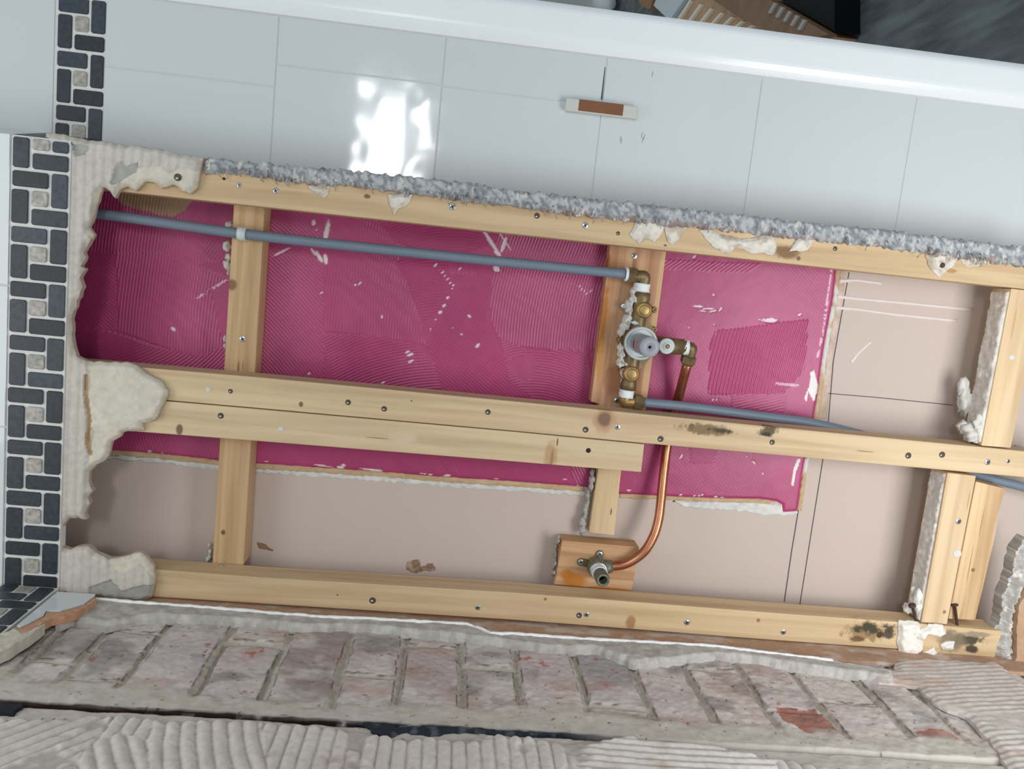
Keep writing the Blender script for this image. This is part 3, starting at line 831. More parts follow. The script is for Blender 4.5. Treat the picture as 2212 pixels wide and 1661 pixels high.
# torn plaster still sticking to the top stud
TORN = [[(663, 400), (712, 400), (708, 420), (700, 428), (685, 420), (668, 408)],
        [(836, 418), (892, 418), (886, 434), (875, 445), (862, 450), (852, 466), (845, 450), (840, 435)],
        [(1360, 505), (1375, 478), (1425, 470), (1440, 480), (1432, 500), (1414, 524), (1398, 515), (1380, 526), (1366, 515)],
        [(1436, 490), (1460, 485), (1487, 488), (1475, 505), (1455, 529), (1443, 522)],
        [(1510, 498), (1530, 492), (1560, 508), (1610, 516), (1674, 505), (1679, 540), (1668, 552), (1650, 545), (1625, 548), (1592, 534), (1572, 549), (1545, 536)],
        [(1706, 543), (1725, 515), (1760, 516), (1746, 541)],
        [(2001, 550), (2030, 545), (2074, 555), (2062, 575), (2045, 586), (2032, 600), (2010, 577)],
        [(2078, 560), (2110, 542), (2158, 560), (2120, 574), (2090, 576)]]
def torn_h(a, b, d): return .0012 + .0045 * sst(0, .006, d) * (.35 + fbm(a * 90, b * 90, 7)) + .003 * (fbm(a * 50, b * 50, 3) - .4)
def torn_c(a, b, d, h):
    C = mix(lin(216, 208, 194), lin(228, 222, 212), fbm(a * 60, b * 60, 3))
    return mix(C, lin(168, 146, 122), .6 * sst(.5, .72, fbm(a * 70, b * 70, 17)))
for i, q in enumerate(TORN):
    relief('plaster_remnant', jag(PW(q, .004), .0014, .005, 30 + i), .0014, .0003, torn_h, torn_c, A_GEN, wall_front)
# broken board edge at the bottom right and the board's brown paper face
edge_px = [(2225, 1165), (2205, 1188), (2195, 1225), (2190, 1250), (2174, 1290), (2166, 1345), (2142, 1390), (2142, 1412), (2165, 1445), (2182, 1448), (2196, 1420), (2195, 1365), (2200, 1310), (2225, 1265)]
def brk_h(a, b, d):
    return -.008 + .015 * sst(0, .016, d) + .007 * (fbm(a * 150, b * 150, 3) - .5) + .006 * np.round(vn(a * 260, b * 260, 9) * 3) / 3 - .003
def brk_c(a, b, d, h):
    C = mix(lin(166, 162, 156), lin(196, 193, 187), fbm(a * 150, b * 150, 5))
    return mix(C, lin(226, 222, 214), .9 * sst(.58, .66, fbm(a * 120, b * 120, 6)))
relief('broken_plaster_edge', jag(PW(edge_px, .0), .0022, .006, 51), .0014, -.03, brk_h, brk_c, A_GEN, wall_front)
face_px = [(2230, 1262), (2201, 1310), (2197, 1365), (2198, 1420), (2184, 1449), (2235, 1480)]
relief('backer_board', jag(PW(face_px, .012), .001, .008, 52), .002, -.002, lambda a, b, d: .010 + .002 * fbm(a * 60, b * 60, 3), lambda a, b, d, h: mix(lin(176, 142, 112), lin(196, 164, 134), fbm(a * 40, b * 40, 5)), A_GEN, wall_front)

# ------------------------------------------------------------------ left return: bare brick wall
BED = [onV(x, y, VL)[0] for x, y in ((40, 1440), (165, 1430), (322, 1400), (466, 1412), (612, 1400), (742, 1425), (866, 1430), (997, 1445), (1122, 1470), (1258, 1485), (1387, 1485), (1508, 1487), (1622, 1480), (1745, 1488), (1915, 1530))]
BED = sorted(BED); BED = [BED[0] - .075 * k for k in (8, 7, 6, 5, 4, 3, 2, 1)] + BED + [BED[-1] + .075 * k for k in range(1, 9)]
BED = np.array(BED)
PERP = {}
for x, y in ((255, 1356), (200, 1462), (590, 1385), (805, 1456), (945, 1391), (1060, 1437), (1335, 1519), (1520, 1442), (1830, 1514), (90, 1420), (560, 1520), (700, 1350), (1460, 1420), (1690, 1530)):
    u, w = onV(x, y, VL); k = int(np.searchsorted(BED, u)); PERP.setdefault(k, []).append(w)
BC = {}
rng = random.Random(12)
for k in range(len(BED) + 1):
    for j in range(4):
        BC[(k, j)] = [lin(176, 164, 160), lin(166, 156, 154), lin(180, 170, 164), lin(158, 142, 140), lin(184, 172, 162)][rng.randrange(5)]
def cellof(a, b):
    k = np.searchsorted(BED, a); j = np.zeros(a.shape, int); pd = np.full(a.shape, 9.0)
    for c, ws in PERP.items():
        mk = k == c
        for w in ws:
            j[mk] += (b[mk] > w); pd[mk] = np.minimum(pd[mk], np.abs(b[mk] - w))
    kk = np.clip(k, 1, len(BED) - 1)
    ud = np.minimum(np.abs(a - BED[kk - 1]), np.abs(a - BED[kk]))
    return k, j, np.minimum(ud, pd)
for (x, y), c in {(680, 1450): lin(128, 124, 122), (690, 1490): lin(140, 118, 114), (1310, 1465): lin(136, 132, 134), (1440, 1480): lin(166, 144, 140), (1580, 1470): lin(184, 164, 152), (1180, 1480): lin(176, 158, 156), (800, 1410): lin(172, 160, 156), (930, 1440): lin(168, 152, 148), (200, 1400): lin(164, 154, 152), (420, 1400): lin(172, 160, 160), (1820, 1540): lin(176, 160, 156), (1700, 1480): lin(180, 168, 162)}.items():
    u, w = onV(x, y, VL); k, j, _ = cellof(np.array([u]), np.array([w])); BC[(int(k[0]), int(j[0]))] = c
def brk_warp(a, b):
    return a + .007 * (fbm(a * 28, b * 28, 61) - .5), b + .009 * (fbm(a * 25, b * 25, 63) - .5)
def groove(a): return 0.300 + .006 * (fbm(a * 8, a * 0 + .5, 5) - .5)
def smear(a, b): return sst(.235, .262, b + .05 * (fbm(a * 26, b * 26, 71) - .5) + .012 * np.sin(a * 9))
RED = [[onV(x, y, VL) for x, y in q] for q in ([(1676, 1520), (1765, 1528), (1800, 1558), (1815, 1585), (1745, 1578), (1690, 1548)], [(1972, 1576), (2035, 1573), (2090, 1600), (2152, 1650), (2060, 1664), (1990, 1612)], [(1110, 1528), (1128, 1520), (1130, 1542), (1112, 1540)], [(800, 1535), (838, 1540), (830, 1549), (798, 1546)])]
def wl_h(a, b, d):
    x, y = brk_warp(a, b); k, j, md = cellof(x, y)
    jt = 1 - sst(.0030, .0072, md + .003 * (fbm(a * 120, b * 120, 65) - .5))
    off = (_h(k, j, 5) - .5) * .005
    h = off - .0045 * jt + .0030 * (fbm(a * 45, b * 45, 67, 3) - .5) + .0022 * (fbm(a * 150, b * 150, 68, 3) - .5)
    sm_ = smear(a, b)
    h = h * (1 - sm_) + sm_ * (.003 + .004 * (fbm(a * 55, b * 55, 73) - .5))
    g = 1 - sst(.0, .007, np.abs(b - groove(a)))
    return h - .012 * g
def wl_c(a, b, d, h):
    x, y = brk_warp(a, b); k, j, md = cellof(x, y)
    C = np.zeros((len(a), 3))
    for key, c in BC.items():
        mk = (k == key[0]) & (j == key[1])
        C[mk] = c
    C[(C.sum(1) == 0)] = lin(172, 162, 158)
    C = mix(C, C.mean(1, keepdims=True) * np.array([1.03, .99, .97]), .35)
    C = mix(C, lin(190, 183, 176), .20 + .6 * sst(.42, .68, fbm(a * 18, b * 22, 81) + .25 * sst(.08, .24, b) + .12 * sst(.1, .7, a) - .10))
    C = mix(C, lin(160, 126, 118), .4 * sst(.56, .74, fbm(a * 16, b * 24, 83)))
    C = mix(C, lin(162, 84, 66), .75 * sst(.765, .79, fbm(a * 55, b * 55, 85)))
    C = mix(C, lin(108, 104, 104), .35 * sst(.66, .8, fbm(a * 50, b * 50, 87)))
    C = np.clip(C * 1.36, 0, .75)
    jt = 1 - sst(.0032, .0070, md + .003 * (fbm(a * 120, b * 120, 65) - .5))
    C = mix(C, mix(lin(178, 170, 156), lin(200, 193, 180), fbm(a * 90, b * 90, 89)), jt)
    for q in RED:
        k_ = inpoly(q, a + .012 * (fbm(a * 60, b * 60, 23) - .5), b + .012 * (fbm(a * 60, b * 60, 24) - .5))
        C[k_] = mix(lin(168, 108, 94), lin(186, 140, 126), fbm(a * 40, b * 40, 25))[k_]
    ed = (1 - sst(.0, .0014, np.abs(md - .0062))) * sst(.34, .46, fbm(a * 40, b * 40, 90))
    C = mix(C, lin(84, 62, 54), .85 * ed)
    sm_ = smear(a, b)
    C = mix(C, mix(lin(192, 185, 173), lin(210, 204, 194), fbm(a * 60, b * 60, 91)), sm_)
    nz = fbm(a * 30, b * 60, 93)
    g = (1 - sst(.005, .009, np.abs(b - groove(a)))) * sst(.30, .18, a)
    C = mix(C, mix(lin(44, 28, 26), lin(40, 46, 56), sst(.1, .0, np.abs(a - .08) - .1)), g * sst(.2, .34, nz))
    C = mix(C, lin(112, 104, 102), .5 * sst(.52, .74, fbm(a * 15, b * 20, 97)) * (1 - jt) * (1 - sm_))
    return mix(C, lin(60, 54, 52), .7 * sst(.84, .87, fbm(a * 170, b * 190, 77, 2)))
wall_left = relief('wall_left', [(-1.15, -.10), (1.25, -.10), (1.25, .62), (-1.15, .62)], .002, -.06, wl_h, wl_c, A_BRICK, None, ('V', VL - .004))
tag(wall_left, 'bare whitened brick wall meeting the frame at a corner', 'wall', kind='structure')

# brown paper strip between the bottom stud and the plaster
def brown_c(a, b, d, h):
    return mix(mix(lin(190, 158, 134), lin(170, 136, 112), fbm(a * 40, b * 90, 3)), lin(204, 194, 186), .7 * sst(.55, .75, fbm(a * 30, b * 60, 5)))
relief('paper_strip', [(-.56, -.085), (1.25, -.085), (1.25, .05), (-.56, .05)], .003, -.004, lambda a, b, d: .0015 + .0008 * fbm(a * 80, b * 80, 2), brown_c, A_GEN, wall_left, ('V', VL - .0005))
# broken plaster lip running along the corner
lipU = [(205, 1292), (330, 1302), (420, 1308), (560, 1320), (700, 1331), (840, 1337), (1010, 1346), (1040, 1356), (1060, 1366), (1110, 1367), (1250, 1378), (1400, 1385), (1530, 1393), (1650, 1407), (1800, 1425), (1930, 1447)]
lipD = [(120, 1345), (160, 1335), (230, 1348), (285, 1335), (345, 1328), (430, 1334), (560, 1341), (640, 1350), (700, 1352), (760, 1350), (900, 1362), (1000, 1372), (1110, 1387), (1200, 1399), (1290, 1398), (1330, 1412), (1370, 1428), (1450, 1424), (1550, 1412), (1640, 1420), (1700, 1432), (1800, 1446), (1930, 1462)]
vlip = VL + .008
lip = [onV(x, y, vlip) for x, y in lipU] + [onV(x, y, vlip) for x, y in lipD[::-1]]
def lip_h(a, b, d): return .005 + .006 * sst(0, .006, d) + .003 * (fbm(a * 60, b * 60, 3) - .5)
lip_top = [onV(x, y, vlip) for x, y in lipU]
def lip_c(a, b, d, h):
    C = mix(lin(176, 172, 164), lin(198, 194, 187), sst(.3, .7, fbm(a * 90, b * 90, 5)))
    k = segdist(lip_top, a, b) + .004 * (fbm(a * 70, b * 70, 9) - .5)
    return mix(C, lin(246, 246, 244), sst(.010, .006, k))
relief('plaster_lip', jag(lip, .0022, .007, 61), .0018, -.004, lip_h, lip_c, A_GEN, wall_left, ('V', VL - .002))
tp = [onV(x, y, VL + .010) for x, y in lipU[:-1]]
band = jag([(u, w - .0028) for u, w in tp] + [(u, w + .0026) for u, w in tp[::-1]], .0016, .009, 64)
relief('skim_edge', jag(band, .0012, .008, 63), .0014, -.003, lambda a, b, d: .0022 * sst(0, .0015, d) + .0012 * fbm(a * 60, b * 60, 4), lambda a, b, d, h: lin(246, 246, 244), A_GEN, wall_left, ('V', VL + .0085))
# pale plaster smeared over the brick near the bottom right
pp = [(1800, 1425), (1935, 1445), (1940, 1418), (2150, 1425), (2180, 1450), (2240, 1500), (2240, 1470), (2240, 1661), (2212, 1700), (2140, 1600), (2090, 1545), (2030, 1520), (1985, 1480), (1900, 1470)]
def pat_h(a, b, d):
    rid = .5 + .5 * np.cos(2 * math.pi * (b + .12 * a * a + .004 * (fbm(a * 20, b * 20, 7) - .5)) / .0115)
    mk = sst(.69, .73, a) * sst(.02, .05, b)
    return .0045 + .0013 * rid * mk * sst(.3, .5, fbm(a * 14, b * 14, 8)) + .003 * (fbm(a * 45, b * 45, 9) - .5) - .004 * (1 - sst(0, .012, d))
def pat_c(a, b, d, h):
    C = mix(lin(196, 188, 180), lin(214, 208, 202), fbm(a * 30, b * 30, 3))
    C = mix(C, lin(186, 150, 128), .5 * sst(.55, .75, fbm(a * 18, b * 18, 6)))
    return C
relief('wall_plaster', jag([onV(x, y, VL + .004) for x, y in pp], .004, .01, 71), .002, -.004, pat_h, pat_c, A_GEN, wall_left, ('V', VL))
# combed tile adhesive over the plaster nearer the viewer
adh_px = [(-60, 1545), (60, 1548), (160, 1548), (215, 1540), (300, 1545), (380, 1552), (470, 1550), (560, 1552), (660, 1562), (720, 1565), (790, 1572), (860, 1592), (980, 1588), (1060, 1580), (1110, 1585), (1220, 1595), (1300, 1592), (1340, 1585), (1440, 1593), (1500, 1600), (1600, 1615), (1660, 1630), (1760, 1648), (1900, 1672), (2000, 1700), (2000, 1800), (-60, 1800)]
VA = VL + .008
adh = [onV(x, y, VA) for x, y in adh_px]
def AZ(px, ang, cv=0.0, pitch=.0165):
    q = [onV(x, y, VA) for x, y in px]; return (q, math.radians(ang), cv, pitch, np.mean(np.array(q), 0))
AZN = [AZ([(-100, 1500), (2200, 1500), (2200, 1850), (-100, 1850)], 90, 0),
       AZ([(-60, 1540), (250, 1540), (215, 1585), (150, 1661), (0, 1800), (-60, 1800)], -50, 0, .0150),
       AZ([(200, 1600), (260, 1580), (330, 1600), (300, 1800), (60, 1800)], 60, 0),
       AZ([(330, 1545), (560, 1545), (600, 1800), (300, 1800)], 66, 1.0),
       AZ([(1250, 1580), (1460, 1590), (1680, 1640), (1700, 1850), (1230, 1850)], 1, .3, .0125)]
def adh_h(a, b, d):
    rid = np.zeros(a.shape)
    wa = a + .006 * (fbm(a * 30, b * 30, 2) - .5); wb_ = b + .006 * (fbm(a * 30, b * 30, 4) - .5)
    for q, an, cv, pitch, c in AZN:
        mk = inpoly(q, wa, wb_)
        x = a[mk] - c[0]; y = b[mk] - c[1]
        s_ = x * math.cos(an) + y * math.sin(an); t_ = -x * math.sin(an) + y * math.cos(an) + cv * s_ * s_
        t_ = t_ + .0022 * (fbm(a[mk] * 40, b[mk] * 40, 11) - .5)
        rid[mk] = (.5 + .5 * np.cos(2 * math.pi * t_ / pitch)) ** .38
    ok = sst(.30, .42, fbm(a * 16, b * 16, 13))
    return .004 + .0045 * rid * ok + .0014 * (fbm(a * 120, b * 120, 15) - .5) - .005 * (1 - sst(0, .005, d))
def adh_c(a, b, d, h):
    C = mix(lin(208, 200, 191), lin(226, 219, 211), fbm(a * 20, b * 20, 3))
    C = mix(C, lin(178, 156, 134), .7 * sst(.62, .72, fbm(a * 13 + 3, b * 13, 9)))
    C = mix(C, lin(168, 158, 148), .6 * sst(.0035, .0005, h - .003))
    return C
relief('tile_adhesive', jag(adh, .003, .008, 81), .0018, -.004, adh_h, adh_c, A_GEN, wall_left, ('V', VL))
# tar-like dark smear along the joint in front of it
tar = [onV(x, y, VL + .002) for x, y in ((785, 1558), (840, 1562), (850, 1568), (900, 1566), (1000, 1570), (1120, 1578), (1220, 1584), (1110, 1588), (1000, 1580), (930, 1588), (880, 1580), (840, 1590), (810, 1582))]
relief('tar_smear', jag(tar, .002, .005, 91), .0016, -.004, lambda a, b, d: .002 + .003 * fbm(a * 80, b * 80, 3) - .003 * (1 - sst(0, .004, d)), lambda a, b, d, h: mix(lin(40, 44, 52), lin(78, 86, 96), sst(.5, .7, fbm(a * 90, b * 90, 5))), A_GEN, wall_left, ('V', VL))
tar = [onV(x, y, VL + .002) for x, y in ((-30, 1519), (48, 1521), (50, 1526), (36, 1534), (30, 1543), (-30, 1538))]
relief('tar_smear', jag(tar, .0015, .005, 92), .0016, -.004, lambda a, b, d: .003 + 0 * a, lambda a, b, d, h: mix(lin(24, 28, 34), lin(44, 48, 54), fbm(a * 90, b * 90, 5)), A_GEN, wall_left, ('V', VL))
# tiles left on the return: mosaic, a sliver of white tile and its broken terracotta edge
VT = VL + .018
sl = [onV(x, y, VT) for x, y in ((124, 1278), (206, 1283), (203, 1288), (182, 1304), (150, 1313), (132, 1318), (100, 1318), (95, 1328), (62, 1346), (44, 1354), (36, 1351))]
sb = MB(); sb.v = []; 
pm = MB().prism(sl, 0, .006)
o = MB().add([(p[0], VT - .006 + p[2], p[1]) for p in pm.v], pm.f).build('glazed_tile_piece', M_TILE, wall_left)
te = [onV(x, y, VT) for x, y in ((206, 1284), (203, 1290), (182, 1306), (150, 1315), (132, 1320), (100, 1320), (96, 1330), (62, 1348), (44, 1356), (32, 1352), (30, 1360), (48, 1368), (70, 1358), (98, 1342), (112, 1334), (140, 1330), (165, 1322), (190, 1307), (208, 1294))]
relief('terracotta_edge', jag(te, .0008, .005, 95), .0014, -.012, lambda a, b, d: -.002 + .002 * fbm(a * 120, b * 120, 4), lambda a, b, d, h: mix(lin(186, 138, 108), lin(206, 164, 134), fbm(a * 60, b * 60, 4)), A_GEN, wall_left, ('V', VT))
cb = [onV(x, y, VT - .004) for x, y in ((0, 1376), (30, 1362), (48, 1372), (75, 1362), (100, 1350), (92, 1356), (60, 1380), (40, 1392), (20, 1406), (-40, 1430), (-60, 1405))]
relief('backer_edge', jag(cb, .001, .006, 96), .0016, -.016, lambda a, b, d: -.002 + .003 * fbm(a * 80, b * 80, 4), lambda a, b, d, h: mix(lin(196, 190, 172), lin(212, 206, 192), fbm(a * 60, b * 60, 4)), A_GEN, wall_left, ('V', VT))
mosaic(wall_left, -0.6170, -0.5395, [.035 + .0754 * k for k in range(0, 3)], lambda u, v, h: (u, VT - .003 + h, v), seed=9, vmin=.021)
bk = MB()
bk.add([(p[0], VT - .012 + p[2], p[1]) for p in MB().box(-.80, -.5385, .0205, .30, 0, .010).v], MB().box(-.80, -.5385, .0205, .30, 0, .010).f)
bk.build('grout_bed', M_GROUT, wall_left)

# ================================================================== TIMBER FRAME
def screw(parent, px, py, w, kind='s', r=.0042, name='screw'):
    u, v = onW(px, py, w)
    mb = MB()
    if kind == 's':      # bright countersunk cross head
        mb.lathe((u, v, w), (0, 0, 1), [(r * .5, -.004), (r, -.0002), (r, .0004), (r * .85, .0008), (.0001, .0009)], 18, 0)
        for an in (.5, .5 + math.pi / 2):
            d = Vector((math.cos(an), math.sin(an))) * r * .62; e = Vector((-d.y, d.x)) * .22
            c = Vector((u, v)); mb.prism([tuple(c - d - e), tuple(c + d - e), tuple(c + d + e), tuple(c - d + e)], w + .0004, w + .00105, 1)
        return mb.build(name, [M_STEEL, M_DARKHOLE], parent)
    if kind == 'w':      # filled with plaster
        mb.blob((u, v, w), (r, r, .0014), int(px), .08, 16)
        return mb.build('filled_screw', [M_PLASTER], parent)
    if kind == 'd':      # sunk: ragged dark recess with a glint of the head
        mb.lathe((u, v, w), (0, 0, 1), [(r, -.0005), (r, .0002), (r * .8, .0003), (.0001, .0003)], 16, 0)
        mb.lathe((u - r * .2, v - r * .25, w), (0, 0, 1), [(r * .42, 0), (r * .42, .0005), (.0001, .0006)], 10, 1)
        return mb.build(name, [mat('screw_hole', (84, 70, 58), .8, 0, .3, 400), M_STEEL], parent)
    if kind == 'h':
        mb.lathe((u, v, w), (0, 0, 1), [(r, -.0005), (r, .0002), (.0001, .0002)], 16, 0)
        return mb.build('screw_hole', [M_DARKHOLE], parent)
    if kind == 'r':
        mb.lathe((u, v, w), (0, 0, 1), [(r, -.0005), (r, .0004), (.0001, .0007)], 16, 0)
        return mb.build('rusty_screw', [M_RUST], parent)

def K(px, py, ru, rv, w=0.0, rgb=(116, 84, 62), nz=.35):
    u, v = onW(px, py, w); return ((u, v, w), ru, rv, rgb, nz)

def timber(name, label, cat, poly, w0, w1, axis, base=(210, 186, 148), dark=(192, 162, 120), knots=(), stains=(), group=None, bevel=.0014):
    mb = MB().prism(poly, w0, w1)
    L = mb.origin()
    t_ = empty(name, L)
    tag(t_, label, cat, group)
    mb.build('beam' if cat in ('stud', 'batten', 'noggin') else 'board', wood(L, axis, base, dark, knots, stains), t_, bevel=bevel)
    return t_

WS = -0.045
top = timber('stud', 'pine stud along the grey crumbled edge, nearest the white tiles', 'stud',
             [(-.95, .0545), (1.2, .0545), (1.2, .109), (-.95, .109)], WS, 0, 'u', (213, 186, 146), (191, 160, 122),
             [K(484, 386, .004, .002), K(793, 424, .006, .004), K(1437, 530, .003, .002), K(1700, 545, .022, .012, rgb=(128, 96, 66), nz=.8), K(1725, 558, .004, .004), K(2055, 585, .01, .004, rgb=(176, 136, 90))])
for a in ((517, 400, 's', .0034), (596, 412, 's', .0042), (977, 446, 's', .0055), (1160, 466, 'd', .0042), (1264, 487, 's', .0048), (1335, 504, 'd', .003), (1804, 537, 'd', .0034), (484, 386, 'h', .0018), (384, 383, 'd', .005), (2036, 573, 'r', .004), (2118, 570, 'r', .003), (1741, 536, 'r', .0042)):
    screw(top, a[0], a[1], 0.0 if a[0] not in (384, 2036) else .0135 if a[0] == 384 else .006, a[2], a[3])
mid = timber('stud', 'long pine stud across the middle with a black mould stain', 'stud',
             [onW(*p) for p in ((100, 776), (560, 815), (1120, 868), (1670, 922), (2300, 983), (2300, 1039), (1670, 982), (1390, 957.5), (1115, 931.5), (560, 882), (100, 842))], WS, 0, 'u', (215, 191, 153), (195, 166, 130),
             [K(650, 873, .004, .005), K(1307, 907, .022, .024, rgb=(184, 146, 110), nz=.8), K(1305, 906, .012, .014, rgb=(122, 92, 76), nz=.5), K(889, 866, .0018, .0018), K(1493, 921, .006, .006, rgb=(66, 58, 46), nz=1.0)],
             [K(1530, 928, .05, .010, rgb=(120, 98, 64), nz=1.6), K(1560, 930, .022, .005, rgb=(64, 56, 44), nz=2.0), K(1660, 930, .016, .012, rgb=(72, 60, 44), nz=1.6), K(1655, 938, .008, .004, rgb=(48, 42, 34), nz=1.2), K(1870, 975, .02, .001, rgb=(150, 112, 76), nz=.4)])
for a in ((450, 842, 'w', .0045), (498, 845, 'd', .0034), (752, 869, 'd', .0042), (830, 883, 'd', .0042), (1054, 890, 'd', .0042), (1265, 928, 'd', .0046), (1334, 922, 's', .0044), (1427, 948, 'd', .0048), (1668, 955, 'd', .0042), (1962, 984, 'd', .005), (2035, 982, 'd', .005), (2133, 998, 's', .0048), (2177, 996, 's', .0036)):
    screw(mid, a[0], a[1], 0.0, a[2], a[3])
sis = timber('stud', 'short pine stud doubled under the long middle stud, cut end by the copper pipe', 'stud',
             [onW(*p) for p in ((100, 844), (560, 884), (1115, 933), (1392, 959.5), (1385, 1020), (1110, 997), (560, 953), (200, 925))], WS, 0.0005, 'u', (219, 196, 158), (201, 175, 139),
             [K(388, 928, .006, .010), K(1190, 985, .012, .026, rgb=(186, 150, 108), nz=1.0), K(1192, 990, .003, .020, rgb=(160, 120, 82), nz=.8), K(1204, 955, .0016, .008)],
             [K(870, 945, .025, .012, rgb=(214, 190, 160), nz=.7), K(815, 946, .022, .0008, rgb=(140, 100, 66), nz=.2)])
for a in ((477, 898, 'd', .0044), (607, 927, 'w', .0044), (1271, 973, 'h', .0038)):
    screw(sis, a[0], a[1], 0.0005, a[2], a[3])
bot = timber('stud', 'pine stud beside the brick wall with black mould at its end', 'stud',
             [onW(*p) for p in ((100, 1213), (560, 1247), (1120, 1281), (1670, 1324), (1945, 1344), (2165, 1363), (2148, 1424), (1940, 1402), (1670, 1383), (1120, 1340), (560, 1304), (100, 1275))], WS, 0, 'u', (215, 189, 150), (195, 166, 126),
             [K(763, 1246, .01, .006, rgb=(150, 108, 76)), K(729, 1285, .0018, .0018), K(1178, 1294, .003, .003, rgb=(140, 100, 66)), K(1362, 1345, .010, .014, rgb=(168, 122, 80), nz=.5), K(1638, 1340, .004, .004, rgb=(150, 108, 66))],
             [K(1870, 1362, .042, .020, rgb=(150, 124, 84), nz=1.6), K(1875, 1358, .026, .010, rgb=(58, 58, 48), nz=2.2), K(1920, 1365, .014, .014, rgb=(52, 52, 44), nz=1.6), K(1850, 1380, .014, .006, rgb=(108, 80, 48), nz=1.0),
              K(2090, 1382, .034, .010, rgb=(48, 50, 46), nz=1.6), K(2100, 1402, .014, .008, rgb=(30, 30, 30), nz=1.0), K(2055, 1385, .030, .022, rgb=(128, 116, 94), nz=.9), K(2110, 1370, .03, .006, rgb=(150, 136, 116), nz=.8)])
for a in ((805, 1297, 'd', .0052), (1032, 1312, 's', .0044), (1251, 1329, 'd', .0046), (1267, 1327, 's', .0044), (1484, 1344, 's', .0048), (1692, 1365, 's', .0046), (1900, 1371, 'r', .0048)):
    screw(bot, a[0], a[1], 0.0, a[2], a[3])
# screw in the side of the bottom stud
def side_screw(parent, px, py, v, dirv=1):
    u, w = onV(px, py, v)
    MB().lathe((u, v - .001, w), (0, dirv, 0), [(.004, 0), (.004, .0014), (.0001, .0018)], 16).build('screw', [M_STEEL], parent)
side_screw(bot, 478, 1221, onW(478, 1240, 0)[1])
side_screw(mid, 2196, 962, onW(2196, 974, 0)[1])
# rusty nails left standing in the bottom stud
for (x0, y0, x1, y1) in ((1974, 1305, 1986, 1336), (2065, 1305, 2071, 1352)):
    vb = onW(2000, 1348, 0)[1]
    ub, wb_ = onV(x1, y1 - 3, vb) 
    wb_ = min(max(wb_, -.035), -.006)
    if x0 < 2000: wb_ = -.003; ub = onW(x1, y1, wb_)[0]
    dw = .006 if x0 < 2000 else -.004
    ut, vt = onW(x0, y0, wb_ + dw)
    ax = Vector((ut - ub, vt - vb, dw)); L_ = ax.length
    MB().lathe((ub, vb - .008, wb_), tuple(ax), [(.0022, 0), (.0024, L_ + .005), (.0058, L_ + .0055), (.0058, L_ + .0075), (.0001, L_ + .008)], 12).build('nail', [M_RUST], bot)
# plaster lumps stuck on that stud
LUMP = [[(1945, 1342), (1985, 1345), (1992, 1358), (1983, 1380), (1998, 1388), (1997, 1402), (1988, 1419), (1945, 1415), (1940, 1390), (1943, 1360)],
        [(1980, 1365), (2003, 1357), (2010, 1350), (2040, 1352), (2047, 1372), (2035, 1379), (2005, 1374), (1990, 1388)],
        [(2035, 1395), (2048, 1388), (2066, 1388), (2063, 1405), (2040, 1406)],
        [(1995, 1412), (2022, 1400), (2028, 1418), (2000, 1424)]]
for i, q in enumerate(LUMP):
    relief('plaster_lump', jag(PW(q, .006), .0014, .005, 120 + i), .0013, .0, lambda a, b, d: .002 + .007 * sst(0, .006, d) * (.5 + fbm(a * 60, b * 60, 3)),
           lambda a, b, d, h: mix(mix(lin(232, 228, 216), lin(238, 234, 226), fbm(a * 60, b * 60, 3)), lin(140, 96, 66), sst(.71, .78, fbm(a * 70, b * 70, 45))), A_GEN, bot)

# battens fixed to the wall behind the studs
WB = -0.0455
bl = timber('batten', 'pine batten crossing behind the studs at the left, white clip on it', 'batten',
            [onW(*p, WB) for p in ((507, 405), (459, 1217), (526, 1221), (574, 415))], W_BOARD + .0022, WB, 'v', (205, 173, 132), (177, 142, 102),
            [K(500, 615, .010, .010, WB, (128, 92, 62)), K(482, 1150, .004, .005, WB, (110, 72, 44)), K(525, 790, .0008, .010, WB, (150, 80, 30), .2), K(515, 795, .0018, .014, WB, (156, 88, 36), .2)])
screw(bl, 524, 732, WB, 's', .0048)
lm = MB()
for i, (x, y, s_) in enumerate(((489, 532, 9), (492, 555, 7), (490, 573, 9), (494, 487, 8), (486, 732, 6), (487, 748, 5), (493, 590, 4))):
    u, v = onW(x, y, -.07); MB().blob((u, v, -.074), (s_ * .0007, s_ * .0009, .006), i, .3, 10).build('plaster_squeeze', M_PLASTER, bl, smooth=True)
for i, (x, y) in enumerate(((453, 1180), (454, 1192), (453, 1204), (449, 1210))):
    u, v = onW(x, y, -.07); lm.blob((u, v, -.072), (.003, .0062, .006), i + 20, .3, 10)
lm.build('plaster_squeeze', M_PLASTER, bl, smooth=True)
WLB = -0.066
lb_ = timber('batten', 'narrow pine batten with white plaster down its side, above the outlet block', 'batten',
             [onW(*p, WLB) for p in ((1296, 985), (1272, 1151), (1327, 1157), (1345, 990))], W_BOARD + .0022, WLB, 'v', (215, 189, 150), (199, 170, 130),
             [K(1320, 1105, .0015, .007, WLB, (110, 76, 50))])
lm = MB()
for i in range(18):
    t = i / 17; x = 1281 - 24 * t + random.uniform(-3, 3); y = 1020 + 125 * t
    u, v = onW(x, y, -.078); lm.blob((u, v, -.080 + random.uniform(-.002, .006)), (random.uniform(.003, .005), random.uniform(.006, .009), .006), i + 40, .3, 10)
for x, y, s_ in ((1257, 1130, 9), (1258, 1145, 9), (1280, 1035, 8)):
    u, v = onW(x, y, -.074); lm.blob((u, v, -.076), (s_ * .0007, s_ * .0008, .007), int(x), .25, 12)
lm.build('plaster_squeeze', M_PLGREY, lb_, smooth=True)
WVB = -0.062
